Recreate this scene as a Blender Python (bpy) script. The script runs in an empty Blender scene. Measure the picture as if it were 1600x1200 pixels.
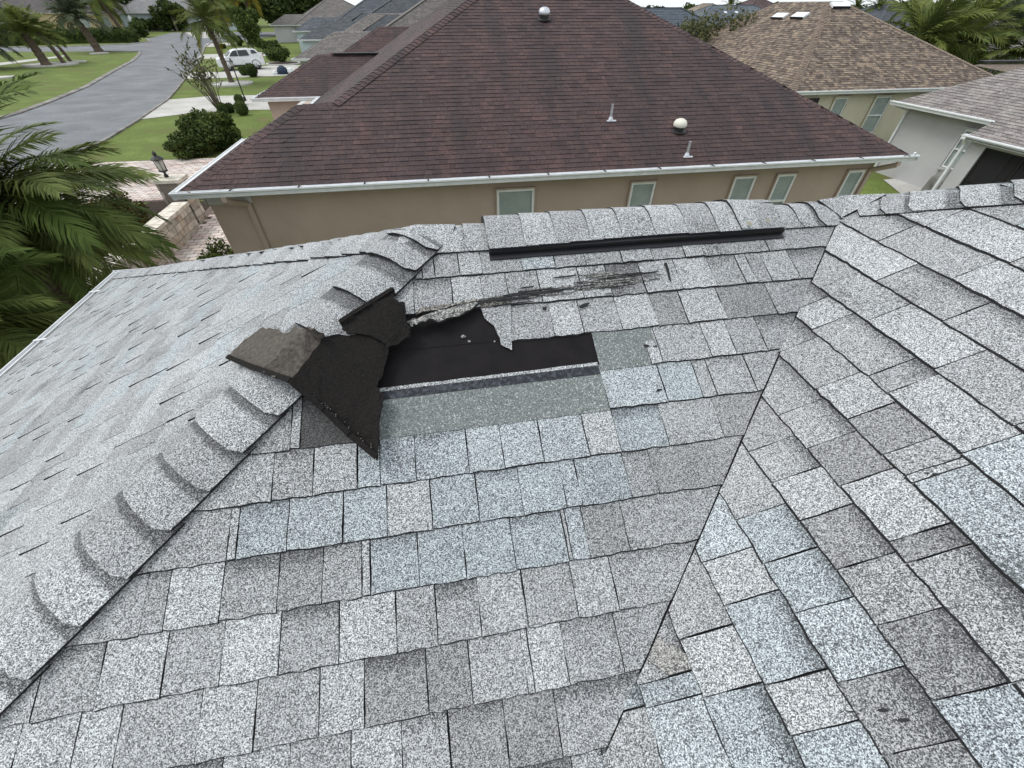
import bpy, bmesh, math, random
from mathutils import Vector, Matrix
random.seed(7)
R = random.Random(11)
C = bpy.context.scene.collection
SC = bpy.context.scene

# ------------------------------------------------------------------ camera, sky, sun, exposure
GZ = 5.3                                   # camera height above the ground of the plots
FPX, PITCH, ROLL, YAW = 624.06, 0.7592713, 0.0015071, 0.1671523


def cam_axes():
    cy, sy = math.cos(YAW), math.sin(YAW)
    fwd = Vector((sy, cy, 0)); right = Vector((cy, -sy, 0)); up = Vector((0, 0, 1))
    F = fwd * math.cos(PITCH) - up * math.sin(PITCH)
    U = fwd * math.sin(PITCH) + up * math.cos(PITCH)
    c, s = math.cos(ROLL), math.sin(ROLL)
    return c * right + s * U, -s * right + c * U, F


CR, CU, CF = cam_axes()
CAM = Vector((0, 0, GZ))
cd = bpy.data.cameras.new('camera')
cam = bpy.data.objects.new('camera', cd)
C.objects.link(cam)
m = Matrix((CR, CU, -CF)).transposed().to_4x4()
m.translation = CAM
cam.matrix_world = m
cd.sensor_width = 36
cd.lens = FPX / 1600 * 36
cd.clip_start = 0.02
cd.clip_end = 3000
SC.camera = cam

SUN_DIR = Vector((-0.50, 0.18, 0.85)).normalized()
w = bpy.data.worlds.new('World')
SC.world = w
w.use_nodes = True
nt = w.node_tree
bg = nt.nodes['Background']
sky = nt.nodes.new('ShaderNodeTexSky')
sky.sky_type = 'NISHITA'
sky.sun_disc = False
sky.sun_elevation = math.asin(SUN_DIR.z)
sky.sun_rotation = math.atan2(SUN_DIR.x, SUN_DIR.y)
sky.dust_density = 3.0
sky.air_density = 1.0
hs = nt.nodes.new('ShaderNodeHueSaturation')   # an overcast sky: the blue of the clear sky is mostly veiled
hs.inputs['Saturation'].default_value = 0.22
nt.links.new(sky.outputs[0], hs.inputs['Color'])
veil = nt.nodes.new('ShaderNodeMix')          # an even white cloud cover in front of the clear sky
veil.data_type = 'RGBA'
veil.inputs[0].default_value = 0.8
veil.inputs[7].default_value = (5.55, 5.9, 6.1, 1)
nt.links.new(hs.outputs[0], veil.inputs[6])
nt.links.new(veil.outputs[2], bg.inputs[0])
bg.inputs[1].default_value = 0.15
sl = bpy.data.lights.new('sun', 'SUN')
sl.energy = 1.15
sl.angle = math.radians(22)
sl.color = (1, 0.97, 0.93)
so = bpy.data.objects.new('sun', sl)
C.objects.link(so)
so.rotation_euler = SUN_DIR.to_track_quat('Z', 'Y').to_euler()
SC.view_settings.view_transform = 'Standard'
SC.view_settings.look = 'None'
SC.view_settings.exposure = 0.5
SC.view_settings.gamma = 1
SC.view_settings.use_curve_mapping = False


# ------------------------------------------------------------------ measuring helpers (photo pixel -> point on a real surface)
def ray(x, y):
    return (CR * ((x - 800) / FPX) - CU * ((y - 600) / FPX) + CF)


def on_z(x, y, z):
    d = ray(x, y)
    return CAM + d * ((z - GZ) / d.z)


def G(x, y, z=0.0):
    return on_z(x, y, z)


def on_plane(x, y, o, n):
    d = ray(x, y)
    return CAM + d * ((o - CAM).dot(n) / d.dot(n))


def project(P):
    v = P - CAM
    zc = v.dot(CF)
    if zc < 0.05:
        return None
    return (800 + FPX * v.dot(CR) / zc, 600 - FPX * v.dot(CU) / zc)


# ------------------------------------------------------------------ mesh builder and object helpers
class MB:
    def __init__(s):
        s.v = []; s.f = []; s.m = []; s.tone = []; s.blend = []

    def add(s, verts, faces, mat=0, tone=(1, 1, 1), blend=None):
        o = len(s.v)
        s.v += [tuple(p) for p in verts]
        s.f += [tuple(i + o for i in f) for f in faces]
        s.m += (mat if isinstance(mat, list) else [mat] * len(faces))
        s.tone += [tone] * len(verts)
        s.blend += (blend if blend else [0.0] * len(verts))

    def box(s, c, size, mat=0, rot=0.0, tone=(1, 1, 1), taper=1.0):
        x, y, z = [k / 2 for k in size]
        cr, sr = math.cos(rot), math.sin(rot)
        vs = []
        for (a, b, h) in ((-1, -1, -1), (1, -1, -1), (1, 1, -1), (-1, 1, -1), (-1, -1, 1), (1, -1, 1), (1, 1, 1), (-1, 1, 1)):
            t = taper if h > 0 else 1
            px, py = a * x * t, b * y * t
            vs.append((c[0] + px * cr - py * sr, c[1] + px * sr + py * cr, c[2] + h * z))
        s.add(vs, [(0, 3, 2, 1), (4, 5, 6, 7), (0, 1, 5, 4), (1, 2, 6, 5), (2, 3, 7, 6), (3, 0, 4, 7)], mat, tone)

    def bar(s, a, b, wd, ht, mat=0, tone=(1, 1, 1), upv=(0, 0, 1)):
        a = Vector(a); b = Vector(b); d = (b - a).normalized()
        sd = d.cross(Vector(upv))
        if sd.length < 1e-4:
            sd = d.cross(Vector((1, 0, 0)))
        sd = sd.normalized() * wd / 2
        u = sd.cross(d).normalized() * ht / 2
        vs = [a - sd - u, a + sd - u, a + sd + u, a - sd + u, b - sd - u, b + sd - u, b + sd + u, b - sd + u]
        s.add(vs, [(0, 1, 2, 3), (7, 6, 5, 4), (0, 4, 5, 1), (1, 5, 6, 2), (2, 6, 7, 3), (3, 7, 4, 0)], mat, tone)

    def tube(s, pts, rads, n=8, mat=0, tone=(1, 1, 1), cap=True):
        pts = [Vector(p) for p in pts]
        rings = []
        for i, p in enumerate(pts):
            d = (pts[min(i + 1, len(pts) - 1)] - pts[max(i - 1, 0)]).normalized()
            a = d.cross(Vector((0, 0, 1)))
            if a.length < 1e-3:
                a = d.cross(Vector((1, 0, 0)))
            a.normalize(); b = d.cross(a)
            r = rads[i] if isinstance(rads, (list, tuple)) else rads
            rings.append([p + a * r * math.cos(2 * math.pi * k / n) + b * r * math.sin(2 * math.pi * k / n) for k in range(n)])
        vs = [q for rg in rings for q in rg]
        fs = []
        for i in range(len(pts) - 1):
            for k in range(n):
                fs.append((i * n + k, i * n + (k + 1) % n, (i + 1) * n + (k + 1) % n, (i + 1) * n + k))
        if cap:
            fs.append(tuple(range(n - 1, -1, -1)))
            fs.append(tuple(range((len(pts) - 1) * n, len(pts) * n)))
        s.add(vs, fs, mat, tone)

    def lathe(s, o, prof, n=16, mat=0, tone=(1, 1, 1), axis=None):
        o = Vector(o)
        q = Vector(axis).to_track_quat('Z', 'Y').to_matrix() if axis else Matrix.Identity(3)
        vs = []
        for (r, z) in prof:
            for k in range(n):
                t = 2 * math.pi * k / n
                vs.append(o + q @ Vector((r * math.cos(t), r * math.sin(t), z)))
        fs = []
        for i in range(len(prof) - 1):
            for k in range(n):
                fs.append((i * n + k, i * n + (k + 1) % n, (i + 1) * n + (k + 1) % n, (i + 1) * n + k))
        s.add(vs, fs, mat, tone)

    def poly(s, pts, mat=0, tone=(1, 1, 1)):
        s.add(pts, [tuple(range(len(pts)))], mat, tone)

    def mesh(s, name, mats, origin=None, smooth=False):
        me = bpy.data.meshes.new(name)
        o = Vector(origin) if origin is not None else Vector((0, 0, 0))
        me.from_pydata([tuple(Vector(p) - o) for p in s.v], [], s.f)
        for mt in (mats if isinstance(mats, (list, tuple)) else [mats]):
            me.materials.append(mt)
        me.polygons.foreach_set('material_index', s.m)
        if smooth:
            me.polygons.foreach_set('use_smooth', [True] * len(s.f))
        a = me.color_attributes.new('tone', 'FLOAT_COLOR', 'POINT')
        flat = []
        for t in s.tone:
            flat += [t[0], t[1], t[2], 1.0]
        a.data.foreach_set('color', flat)
        b = me.attributes.new('blend', 'FLOAT', 'POINT')
        b.data.foreach_set('value', s.blend)
        me.update()
        return me


def put(name, me, parent=None, origin=(0, 0, 0)):
    o = bpy.data.objects.new(name, me)
    C.objects.link(o)
    o.location = origin
    if parent is not None:
        o.parent = parent
        o.location = Vector(origin) - PM[parent.name].translation
        PM[o.name] = Matrix.Translation(Vector(origin))
    else:
        PM[o.name] = Matrix.Translation(Vector(origin))
    return o


PM = {}                                     # world matrix of every linked object (no depsgraph update needed)


def obj(name, mb, mats, parent=None, origin=None, smooth=False, kind=None, label=None):
    """link one mesh object; verts of mb are in the space of `parent` house (world when the parent has no rotation)"""
    if origin is None:
        n = max(1, len(mb.v))
        origin = (sum(p[0] for p in mb.v) / n, sum(p[1] for p in mb.v) / n, min(p[2] for p in mb.v))
    o = put(name, mb.mesh(name, mats, origin, smooth), parent, origin)
    if kind: o['kind'] = kind
    if label: o['label'] = label
    return o


def thing(name, label, cat, loc=(0, 0, 0), group=None):
    o = bpy.data.objects.new(name, None)
    C.objects.link(o)
    o.location = loc
    o.empty_display_size = 0.2
    PM[o.name] = Matrix.Translation(Vector(loc))
    o['label'] = label; o['category'] = cat
    if group: o['group'] = group
    return o


def tag(o, label=None, cat=None, group=None, kind=None):
    for k, v in (('label', label), ('category', cat), ('group', group), ('kind', kind)):
        if v: o[k] = v
    return o


def copy_tree(o, parent=None):
    c = o.copy()
    C.objects.link(c)
    PM[c.name] = PM[o.name].copy()
    if parent is not None:
        c.parent = parent
    for ch in list(o.children):
        copy_tree(ch, c)
    return c


# ------------------------------------------------------------------ materials
def new_mat(name, rough=0.8, spec=0.3):
    mt = bpy.data.materials.new(name)
    mt.use_nodes = True
    b = mt.node_tree.nodes['Principled BSDF']
    b.inputs['Roughness'].default_value = rough
    b.inputs['Specular IOR Level'].default_value = spec
    return mt, mt.node_tree, b


def N(nt, typ, **kw):
    n = nt.nodes.new(typ)
    for k, v in kw.items():
        if k.startswith('i_'):
            n.inputs[k[2:].replace('_', ' ')].default_value = v
        else:
            setattr(n, k, v)
    return n


def ramp(nt, fac, stops, interp='LINEAR'):
    r = nt.nodes.new('ShaderNodeValToRGB')
    r.color_ramp.interpolation = interp
    els = r.color_ramp.elements
    while len(els) < len(stops): els.new(0.5)
    for e, (p, c) in zip(els, stops):
        e.position = p
        e.color = (c[0], c[1], c[2], 1) if isinstance(c, (tuple, list)) else (c, c, c, 1)
    nt.links.new(fac, r.inputs[0])
    return r


def mathn(nt, op, a, b=None, clamp=False):
    n = nt.nodes.new('ShaderNodeMath'); n.operation = op; n.use_clamp = clamp
    for i, x in enumerate((a, b)):
        if x is None: continue
        if isinstance(x, (int, float)): n.inputs[i].default_value = x
        else: nt.links.new(x, n.inputs[i])
    return n.outputs[0]


def mixc(nt, fac, a, b, typ='MIX'):
    n = nt.nodes.new('ShaderNodeMix'); n.data_type = 'RGBA'; n.blend_type = typ; n.clamp_factor = True
    for s, x in ((0, fac), (6, a), (7, b)):
        if isinstance(x, (int, float)): n.inputs[s].default_value = x
        elif isinstance(x, (tuple, list)): n.inputs[s].default_value = (x[0], x[1], x[2], 1)
        else: nt.links.new(x, n.inputs[s])
    return n.outputs[2]


def noisy(name, col, col2, scale=5.0, detail=4, rough=0.8, spec=0.3, bump=0.0, bscale=None, tone=False, coord='pos', mid=(0.35, 0.65)):
    mt, nt, b = new_mat(name, rough, spec)
    if coord == 'pos':
        vec = N(nt, 'ShaderNodeNewGeometry').outputs['Position']
    else:
        vec = N(nt, 'ShaderNodeTexCoord').outputs['Object']
    n1 = N(nt, 'ShaderNodeTexNoise', i_Scale=scale, i_Detail=detail, i_Roughness=0.6)
    nt.links.new(vec, n1.inputs['Vector'])
    r = ramp(nt, n1.outputs['Fac'], [(mid[0], col), (mid[1], col2)])
    out = r.outputs[0]
    if tone:
        at = N(nt, 'ShaderNodeAttribute', attribute_name='tone')
        out = mixc(nt, 1.0, out, at.outputs['Color'], 'MULTIPLY')
    nt.links.new(out, b.inputs['Base Color'])
    if bump:
        n2 = N(nt, 'ShaderNodeTexNoise', i_Scale=bscale or scale * 4, i_Detail=4)
        nt.links.new(vec, n2.inputs['Vector'])
        bp = N(nt, 'ShaderNodeBump', i_Strength=bump, i_Distance=0.02)
        nt.links.new(n2.outputs['Fac'], bp.inputs['Height'])
        nt.links.new(bp.outputs[0], b.inputs['Normal'])
    return mt


def plain(name, col, rough=0.6, spec=0.4, metal=0.0):
    mt, nt, b = new_mat(name, rough, spec)
    # a trace of unevenness so that no surface is one flat value
    vec = N(nt, 'ShaderNodeNewGeometry').outputs['Position']
    n1 = N(nt, 'ShaderNodeTexNoise', i_Scale=6.0, i_Detail=5)
    nt.links.new(vec, n1.inputs['Vector'])
    r = ramp(nt, n1.outputs['Fac'], [(0.3, [c * 0.88 for c in col]), (0.7, [min(1, c * 1.06) for c in col])])
    nt.links.new(r.outputs[0], b.inputs['Base Color'])
    b.inputs['Metallic'].default_value = metal
    return mt


def granule_mat(name, stops, cell, clump=0.30, stain=0.0, band=0.55, rough=0.75, spots=0.0, bump=0.4, spec=0.25):
    """mineral granules of mixed colours pressed into asphalt; `tone` = colour blend of the single tab, `blend` = its darkening towards the upper edge"""
    mt, nt, b = new_mat(name, rough, spec)
    pos = N(nt, 'ShaderNodeNewGeometry').outputs['Position']
    v = N(nt, 'ShaderNodeTexVoronoi', i_Scale=1.0 / cell)
    nt.links.new(pos, v.inputs['Vector'])
    sep = N(nt, 'ShaderNodeSeparateColor')
    nt.links.new(v.outputs['Color'], sep.inputs[0])
    n1 = N(nt, 'ShaderNodeTexNoise', i_Scale=0.28 / cell, i_Detail=3)
    nt.links.new(pos, n1.inputs['Vector'])
    n3 = N(nt, 'ShaderNodeTexNoise', i_Scale=1.7, i_Detail=4)
    nt.links.new(pos, n3.inputs['Vector'])
    k = mathn(nt, 'ADD', sep.outputs[0], mathn(nt, 'MULTIPLY', mathn(nt, 'SUBTRACT', n1.outputs['Fac'], 0.5), clump * 4))
    k = mathn(nt, 'ADD', k, mathn(nt, 'MULTIPLY', mathn(nt, 'SUBTRACT', n3.outputs['Fac'], 0.5), 0.35))
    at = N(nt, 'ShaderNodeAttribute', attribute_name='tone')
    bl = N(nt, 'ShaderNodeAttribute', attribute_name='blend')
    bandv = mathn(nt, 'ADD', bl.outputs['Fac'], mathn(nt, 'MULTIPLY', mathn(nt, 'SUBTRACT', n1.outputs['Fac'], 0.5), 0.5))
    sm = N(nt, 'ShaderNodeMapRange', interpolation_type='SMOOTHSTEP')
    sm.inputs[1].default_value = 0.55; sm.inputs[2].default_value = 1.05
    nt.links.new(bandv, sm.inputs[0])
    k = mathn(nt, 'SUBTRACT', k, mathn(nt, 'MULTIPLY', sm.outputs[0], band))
    r = ramp(nt, k, stops)
    col = mixc(nt, 1.0, r.outputs[0], at.outputs['Color'], 'MULTIPLY')
    if spots:
        n4 = N(nt, 'ShaderNodeTexNoise', i_Scale=120.0, i_Detail=4, i_Roughness=0.7)
        nt.links.new(pos, n4.inputs['Vector'])
        n5 = N(nt, 'ShaderNodeTexNoise', i_Scale=2.6, i_Detail=2)
        nt.links.new(pos, n5.inputs['Vector'])
        q = mathn(nt, 'ADD', n4.outputs['Fac'], mathn(nt, 'MULTIPLY', n5.outputs['Fac'], 0.9))
        s2 = N(nt, 'ShaderNodeMapRange')
        s2.inputs[1].default_value = 1.10; s2.inputs[2].default_value = 1.20
        nt.links.new(q, s2.inputs[0])
        col = mixc(nt, mathn(nt, 'MULTIPLY', s2.outputs[0], spots), col, (0.03, 0.03, 0.032))
    if stain:
        mp = N(nt, 'ShaderNodeMapping')
        mp.inputs['Scale'].default_value = (1.6, 0.25, 0.25)
        nt.links.new(pos, mp.inputs['Vector'])
        n6 = N(nt, 'ShaderNodeTexNoise', i_Scale=0.75, i_Detail=6, i_Roughness=0.65)
        nt.links.new(mp.outputs[0], n6.inputs['Vector'])
        s3 = N(nt, 'ShaderNodeMapRange')
        s3.inputs[1].default_value = 0.44; s3.inputs[2].default_value = 0.66
        nt.links.new(n6.outputs['Fac'], s3.inputs[0])
        col = mixc(nt, mathn(nt, 'MULTIPLY', s3.outputs[0], stain), col, (0.028, 0.025, 0.028))
    nt.links.new(col, b.inputs['Base Color'])
    bp = N(nt, 'ShaderNodeBump', i_Strength=bump, i_Distance=0.002)
    nt.links.new(k, bp.inputs['Height'])
    nt.links.new(bp.outputs[0], b.inputs['Normal'])
    return mt


M = {}
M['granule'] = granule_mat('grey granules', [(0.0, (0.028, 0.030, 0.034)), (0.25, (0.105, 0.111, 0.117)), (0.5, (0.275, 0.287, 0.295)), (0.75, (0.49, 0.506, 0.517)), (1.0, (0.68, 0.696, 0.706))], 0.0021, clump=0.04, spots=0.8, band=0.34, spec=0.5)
M['edge'] = noisy('asphalt edge', (0.012, 0.012, 0.013), (0.03, 0.03, 0.032), 90, rough=0.9)
M['headlap'] = granule_mat('green-grey headlap granules', [(0.0, (0.085, 0.095, 0.095)), (0.5, (0.155, 0.172, 0.17)), (0.85, (0.20, 0.218, 0.216)), (1.0, (0.42, 0.44, 0.435))], 0.0032, clump=0.04, band=0.2)
M['under'] = noisy('black underlayment', (0.006, 0.005, 0.006), (0.011, 0.009, 0.010), 14, rough=0.7, spec=0.15, bump=0.05)
M['sealant'] = noisy('sealant strip', (0.012, 0.014, 0.02), (0.10, 0.115, 0.14), 70, detail=5, rough=0.5, bump=0.4, mid=(0.45, 0.8))
M['asphalt_back'] = noisy('asphalt shingle underside', (0.0065, 0.006, 0.0058), (0.023, 0.0208, 0.0198), 280, detail=6, rough=0.95, spec=0.10, bump=0.25, bscale=160)
M['asphalt_skylit'] = noisy('sky-lit asphalt underside', (0.060, 0.053, 0.047), (0.125, 0.111, 0.098), 75, detail=7, rough=0.95, spec=0.12, bump=0.3, bscale=160)  # lighter copy of asphalt_back: sky light on the sheet's left side painted in
M['torn'] = granule_mat('weathered torn shingle', [(0.0, (0.03, 0.03, 0.029)), (0.35, (0.10, 0.10, 0.098)), (0.7, (0.25, 0.25, 0.245)), (1.0, (0.48, 0.48, 0.47))], 0.004, clump=0.2)
M['black_plastic'] = plain('black vent plastic', (0.012, 0.012, 0.015), 0.45, 0.4)
M['brown_roof'] = granule_mat('brown granules', [(0.0, (0.026, 0.016, 0.0165)), (0.5, (0.064, 0.040, 0.040)), (1.0, (0.108, 0.071, 0.069))], 0.012, clump=0.10, stain=0.72, band=0.1, bump=0.2)
M['tan_roof'] = granule_mat('tan blend granules', [(0.0, (0.085, 0.066, 0.052)), (0.5, (0.158, 0.127, 0.102)), (1.0, (0.255, 0.215, 0.176))], 0.02, clump=0.10, band=0.1, bump=0.1)
M['taupe_roof'] = granule_mat('taupe granules', [(0.0, (0.125, 0.112, 0.106)), (0.5, (0.215, 0.197, 0.19)), (1.0, (0.32, 0.30, 0.29))], 0.02, clump=0.10, band=0.1, bump=0.1)
M['grey_roof'] = granule_mat('grey-brown granules', [(0.0, (0.07, 0.063, 0.06)), (0.5, (0.135, 0.125, 0.12)), (1.0, (0.21, 0.195, 0.185))], 0.03, clump=0.10, band=0.1, bump=0.1)
M['slate_roof'] = granule_mat('dark slate granules', [(0.0, (0.03, 0.034, 0.04)), (0.5, (0.062, 0.07, 0.08)), (1.0, (0.11, 0.12, 0.135))], 0.04, clump=0.10, band=0.1, bump=0.1)
M['white_paint'] = plain('white painted aluminium', (0.72, 0.74, 0.76), 0.45, 0.4)
M['stucco_tan'] = noisy('tan stucco', (0.41, 0.325, 0.265), (0.46, 0.37, 0.305), 1.2, detail=8, rough=0.95, bump=0.5, bscale=60)
M['trim_tan'] = noisy('tan painted trim', (0.38, 0.30, 0.245), (0.42, 0.335, 0.275), 3, rough=0.7)
M['stucco_cream'] = noisy('cream stucco', (0.58, 0.53, 0.42), (0.64, 0.59, 0.48), 1.2, detail=8, rough=0.95, bump=0.5, bscale=40)
M['stucco_white'] = noisy('pale grey stucco', (0.44, 0.44, 0.445), (0.49, 0.49, 0.495), 1.2, detail=8, rough=0.95, bump=0.6, bscale=40)
M['stucco_yellow'] = noisy('yellow cream stucco', (0.56, 0.45, 0.26), (0.64, 0.52, 0.32), 1, rough=0.95)
M['stucco_blue'] = noisy('pale blue siding', (0.42, 0.49, 0.53), (0.50, 0.57, 0.61), 1, rough=0.9)
M['garage_door'] = noisy('beige garage door', (0.46, 0.36, 0.21), (0.52, 0.41, 0.25), 1, rough=0.7)
M['soffit'] = plain('white frieze band', (0.50, 0.49, 0.48), 0.8)
M['frame'] = plain('white window frame', (0.78, 0.79, 0.80), 0.4)
M['blind'] = noisy('window blind behind glass', (0.50, 0.58, 0.56), (0.62, 0.69, 0.67), 3, rough=0.5)
mt, nt, b = new_mat('window glass', 0.06, 0.5)
b.inputs['Base Color'].default_value = (0.09, 0.125, 0.12, 1)
b.inputs['Alpha'].default_value = 0.15
M['glass'] = mt
mt, nt, b = new_mat('dark glass', 0.08, 0.5)
b.inputs['Base Color'].default_value = (0.02, 0.028, 0.03, 1)
M['dark_glass'] = mt
mt, nt, b = new_mat('black insect screen', 0.7, 0.2)
b.inputs['Base Color'].default_value = (0.03, 0.03, 0.032, 1)
b.inputs['Alpha'].default_value = 0.55
M['screen'] = mt
M['dark_room'] = noisy('dark porch interior', (0.03, 0.03, 0.03), (0.07, 0.068, 0.065), 1.0)
M['black_metal'] = plain('black metal', (0.018, 0.018, 0.018), 0.5)
M['galv'] = plain('galvanised steel', (0.55, 0.56, 0.60), 0.35, 0.5, 0.75)
M['vent_white'] = plain('cream vent cap', (0.66, 0.64, 0.56), 0.5)
M['grass'] = None


def ground_mat(name, cols, s1, s2, rough=0.95, bump=0.3):
    mt, nt, b = new_mat(name, rough, 0.15)
    pos = N(nt, 'ShaderNodeNewGeometry').outputs['Position']
    n1 = N(nt, 'ShaderNodeTexNoise', i_Scale=s1, i_Detail=6, i_Roughness=0.65)
    n2 = N(nt, 'ShaderNodeTexNoise', i_Scale=s2, i_Detail=3)
    nt.links.new(pos, n1.inputs['Vector']); nt.links.new(pos, n2.inputs['Vector'])
    k = mathn(nt, 'ADD', mathn(nt, 'MULTIPLY', n1.outputs['Fac'], 0.6), mathn(nt, 'MULTIPLY', n2.outputs['Fac'], 0.4))
    r = ramp(nt, k, [(0.38 + 0.24 * i / (len(cols) - 1), c) for i, c in enumerate(cols)])
    nt.links.new(r.outputs[0], b.inputs['Base Color'])
    bp = N(nt, 'ShaderNodeBump', i_Strength=bump, i_Distance=0.03)
    nt.links.new(n2.outputs['Fac'], bp.inputs['Height'])
    nt.links.new(bp.outputs[0], b.inputs['Normal'])
    return mt


M['grass'] = ground_mat('lawn grass', [(0.15, 0.125, 0.06), (0.10, 0.13, 0.034), (0.12, 0.165, 0.04), (0.165, 0.20, 0.06)], 0.45, 9.0)
M['asphalt'] = ground_mat('worn asphalt', [(0.135, 0.14, 0.15), (0.175, 0.182, 0.195), (0.22, 0.228, 0.24)], 0.4, 14.0, bump=0.15)
M['concrete'] = ground_mat('pale concrete', [(0.34, 0.325, 0.30), (0.44, 0.43, 0.405), (0.52, 0.51, 0.485)], 0.5, 12.0, bump=0.1)
M['kerb'] = ground_mat('kerb concrete', [(0.11, 0.105, 0.095), (0.21, 0.20, 0.19), (0.33, 0.32, 0.30)], 0.9, 10.0, bump=0.1)
M['mulch'] = ground_mat('dark mulch', [(0.02, 0.015, 0.012), (0.05, 0.035, 0.026)], 2.0, 14.0)
M['pebble'] = ground_mat('white pebbles', [(0.25, 0.24, 0.22), (0.55, 0.54, 0.51), (0.75, 0.74, 0.71)], 4.0, 22.0)
M['paver'] = noisy('pink-buff pavers', (0.48, 0.43, 0.40), (0.62, 0.57, 0.54), 1.5, rough=0.9, tone=True, bump=0.2)
M['joint'] = plain('paver joint sand', (0.12, 0.09, 0.075), 0.95)
M['stone'] = noisy('cut limestone', (0.37, 0.34, 0.295), (0.60, 0.565, 0.51), 5.0, detail=6, rough=0.9, tone=True, bump=0.5)
M['mortar'] = plain('mortar', (0.23, 0.20, 0.165), 0.95)
M['bark'] = noisy('palm trunk bark', (0.07, 0.052, 0.038), (0.16, 0.125, 0.095), 12, rough=0.95, bump=0.8, bscale=30)
M['twig'] = noisy('grey-brown twigs', (0.10, 0.085, 0.065), (0.19, 0.165, 0.13), 8, rough=0.9)


def leaf_mat(name, c1, c2, scale=1.2, rough=0.65, tr=0.25):
    mt, nt, b = new_mat(name, rough, 0.15)
    pos = N(nt, 'ShaderNodeNewGeometry').outputs['Position']
    n1 = N(nt, 'ShaderNodeTexNoise', i_Scale=scale, i_Detail=4)
    nt.links.new(pos, n1.inputs['Vector'])
    at = N(nt, 'ShaderNodeAttribute', attribute_name='tone')
    r = ramp(nt, n1.outputs['Fac'], [(0.35, c1), (0.65, c2)])
    col = mixc(nt, 1.0, r.outputs[0], at.outputs['Color'], 'MULTIPLY')
    nt.links.new(col, b.inputs['Base Color'])
    tl = N(nt, 'ShaderNodeBsdfTranslucent')
    nt.links.new(col, tl.inputs[0])
    mx = N(nt, 'ShaderNodeMixShader')
    mx.inputs[0].default_value = tr
    out = nt.nodes['Material Output']
    nt.links.new(b.outputs[0], mx.inputs[1]); nt.links.new(tl.outputs[0], mx.inputs[2])
    nt.links.new(mx.outputs[0], out.inputs[0])
    return mt


M['palm'] = leaf_mat('palm leaflets', (0.072, 0.100, 0.030), (0.145, 0.178, 0.055))
M['palm_grey'] = leaf_mat('grey-green palm leaflets', (0.055, 0.075, 0.045), (0.105, 0.125, 0.075))
M['leaf'] = leaf_mat('dark leaves', (0.034, 0.056, 0.018), (0.078, 0.108, 0.032))
M['leaf_lt'] = leaf_mat('mid green leaves', (0.05, 0.08, 0.022), (0.10, 0.135, 0.04))
M['leaf_olive'] = leaf_mat('olive leaves', (0.07, 0.078, 0.035), (0.13, 0.135, 0.07))
M['red_leaf'] = leaf_mat('red-green leaves', (0.09, 0.05, 0.02), (0.05, 0.075, 0.022))
M['car_paint'] = plain('white car paint', (0.72, 0.73, 0.76), 0.2, 0.6)
M['tyre'] = plain('tyre rubber', (0.02, 0.02, 0.02), 0.8)
M['rim'] = plain('alloy rim', (0.5, 0.5, 0.52), 0.35, 0.5, 0.5)
M['red_lamp'] = plain('red tail lamp', (0.45, 0.03, 0.03), 0.3)
M['tarp'] = noisy('grey tarpaulin cover', (0.10, 0.10, 0.095), (0.26, 0.26, 0.24), 3, detail=5, rough=0.5, bump=0.8, bscale=7)
M['blue_cloth'] = plain('dark blue cloth', (0.02, 0.035, 0.065), 0.8)
M['lamp_glass'] = plain('frosted lamp glass', (0.55, 0.55, 0.5), 0.3)

# ------------------------------------------------------------------ ground, road, paving (the setting)
def sheet(name, pts, mat, z, thick=None, kind='structure', label=None):
    mb = MB()
    n = len(pts)
    if thick is None:
        mb.poly([(p[0], p[1], z) for p in pts])
    else:
        mb.add([(p[0], p[1], z) for p in pts] + [(p[0], p[1], z - thick) for p in pts],
               [tuple(range(n))] + [(i, i + n, (i + 1) % n + n, (i + 1) % n) for i in range(n)])
    o = obj(name, mb, mat, kind=kind)
    bm = bmesh.new(); bm.from_mesh(o.data)
    bmesh.ops.triangulate(bm, faces=bm.faces[:])
    bmesh.ops.recalc_face_normals(bm, faces=bm.faces[:])
    up = sum(f.normal.z * f.calc_area() for f in bm.faces)
    if up < 0: bmesh.ops.reverse_faces(bm, faces=bm.faces[:])
    bm.to_mesh(o.data); bm.free()
    if label: o['label'] = label
    return o


def gp(*px):
    return [G(x, y) for x, y in px]


gx = [-1500, -700, -300, -150, -60, 0, 20, 40, 60, 80, 100, 140, 200, 300, 600, 1500]
gy = [-60, 20, 60, 90, 110, 130, 160, 200, 300, 500, 900, 1800]
mbg = MB()


def ground_z(x, y):
    d = math.hypot(x, y)
    k = max(0.0, min(1.0, (x + 5) / 40.0))
    return -k * 0.022 * max(0.0, d - 105)          # the land falls away gently beyond the far roofs on the right


mbg.add([(x, y, ground_z(x, y)) for y in gy for x in gx], [(j * len(gx) + i, j * len(gx) + i + 1, (j + 1) * len(gx) + i + 1, (j + 1) * len(gx) + i) for j in range(len(gy) - 1) for i in range(len(gx) - 1)])
obj('ground', mbg, M['grass'], kind='structure')
road_left = [(-25.5, -12), (-26.2, 15), (-27.0, 36.6), (-27.8, 41.2), (-29.6, 49.2), (-33.4, 61.1), (-37, 73), (-40.5, 82.3), (-43, 88), (-50, 90), (-75, 92), (-140, 90)]
road_back = [(-140, 100), (-80, 99.5), (-60, 101), (-53, 106), (-52.5, 113), (-58, 124), (-64, 150), (-30, 150), (-36, 118)]
road_right = [(-40.2, 109), (-37.6, 98), (-33, 84), (-29.9, 75), (-26.5, 63), (-23.4, 52.8), (-21.4, 46), (-19.9, 40.7), (-18.4, 33), (-17.6, 28), (-17.0, 20), (-16.4, -12)]
sheet('road', road_left + road_back + road_right, M['asphalt'], 0.012)


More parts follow.
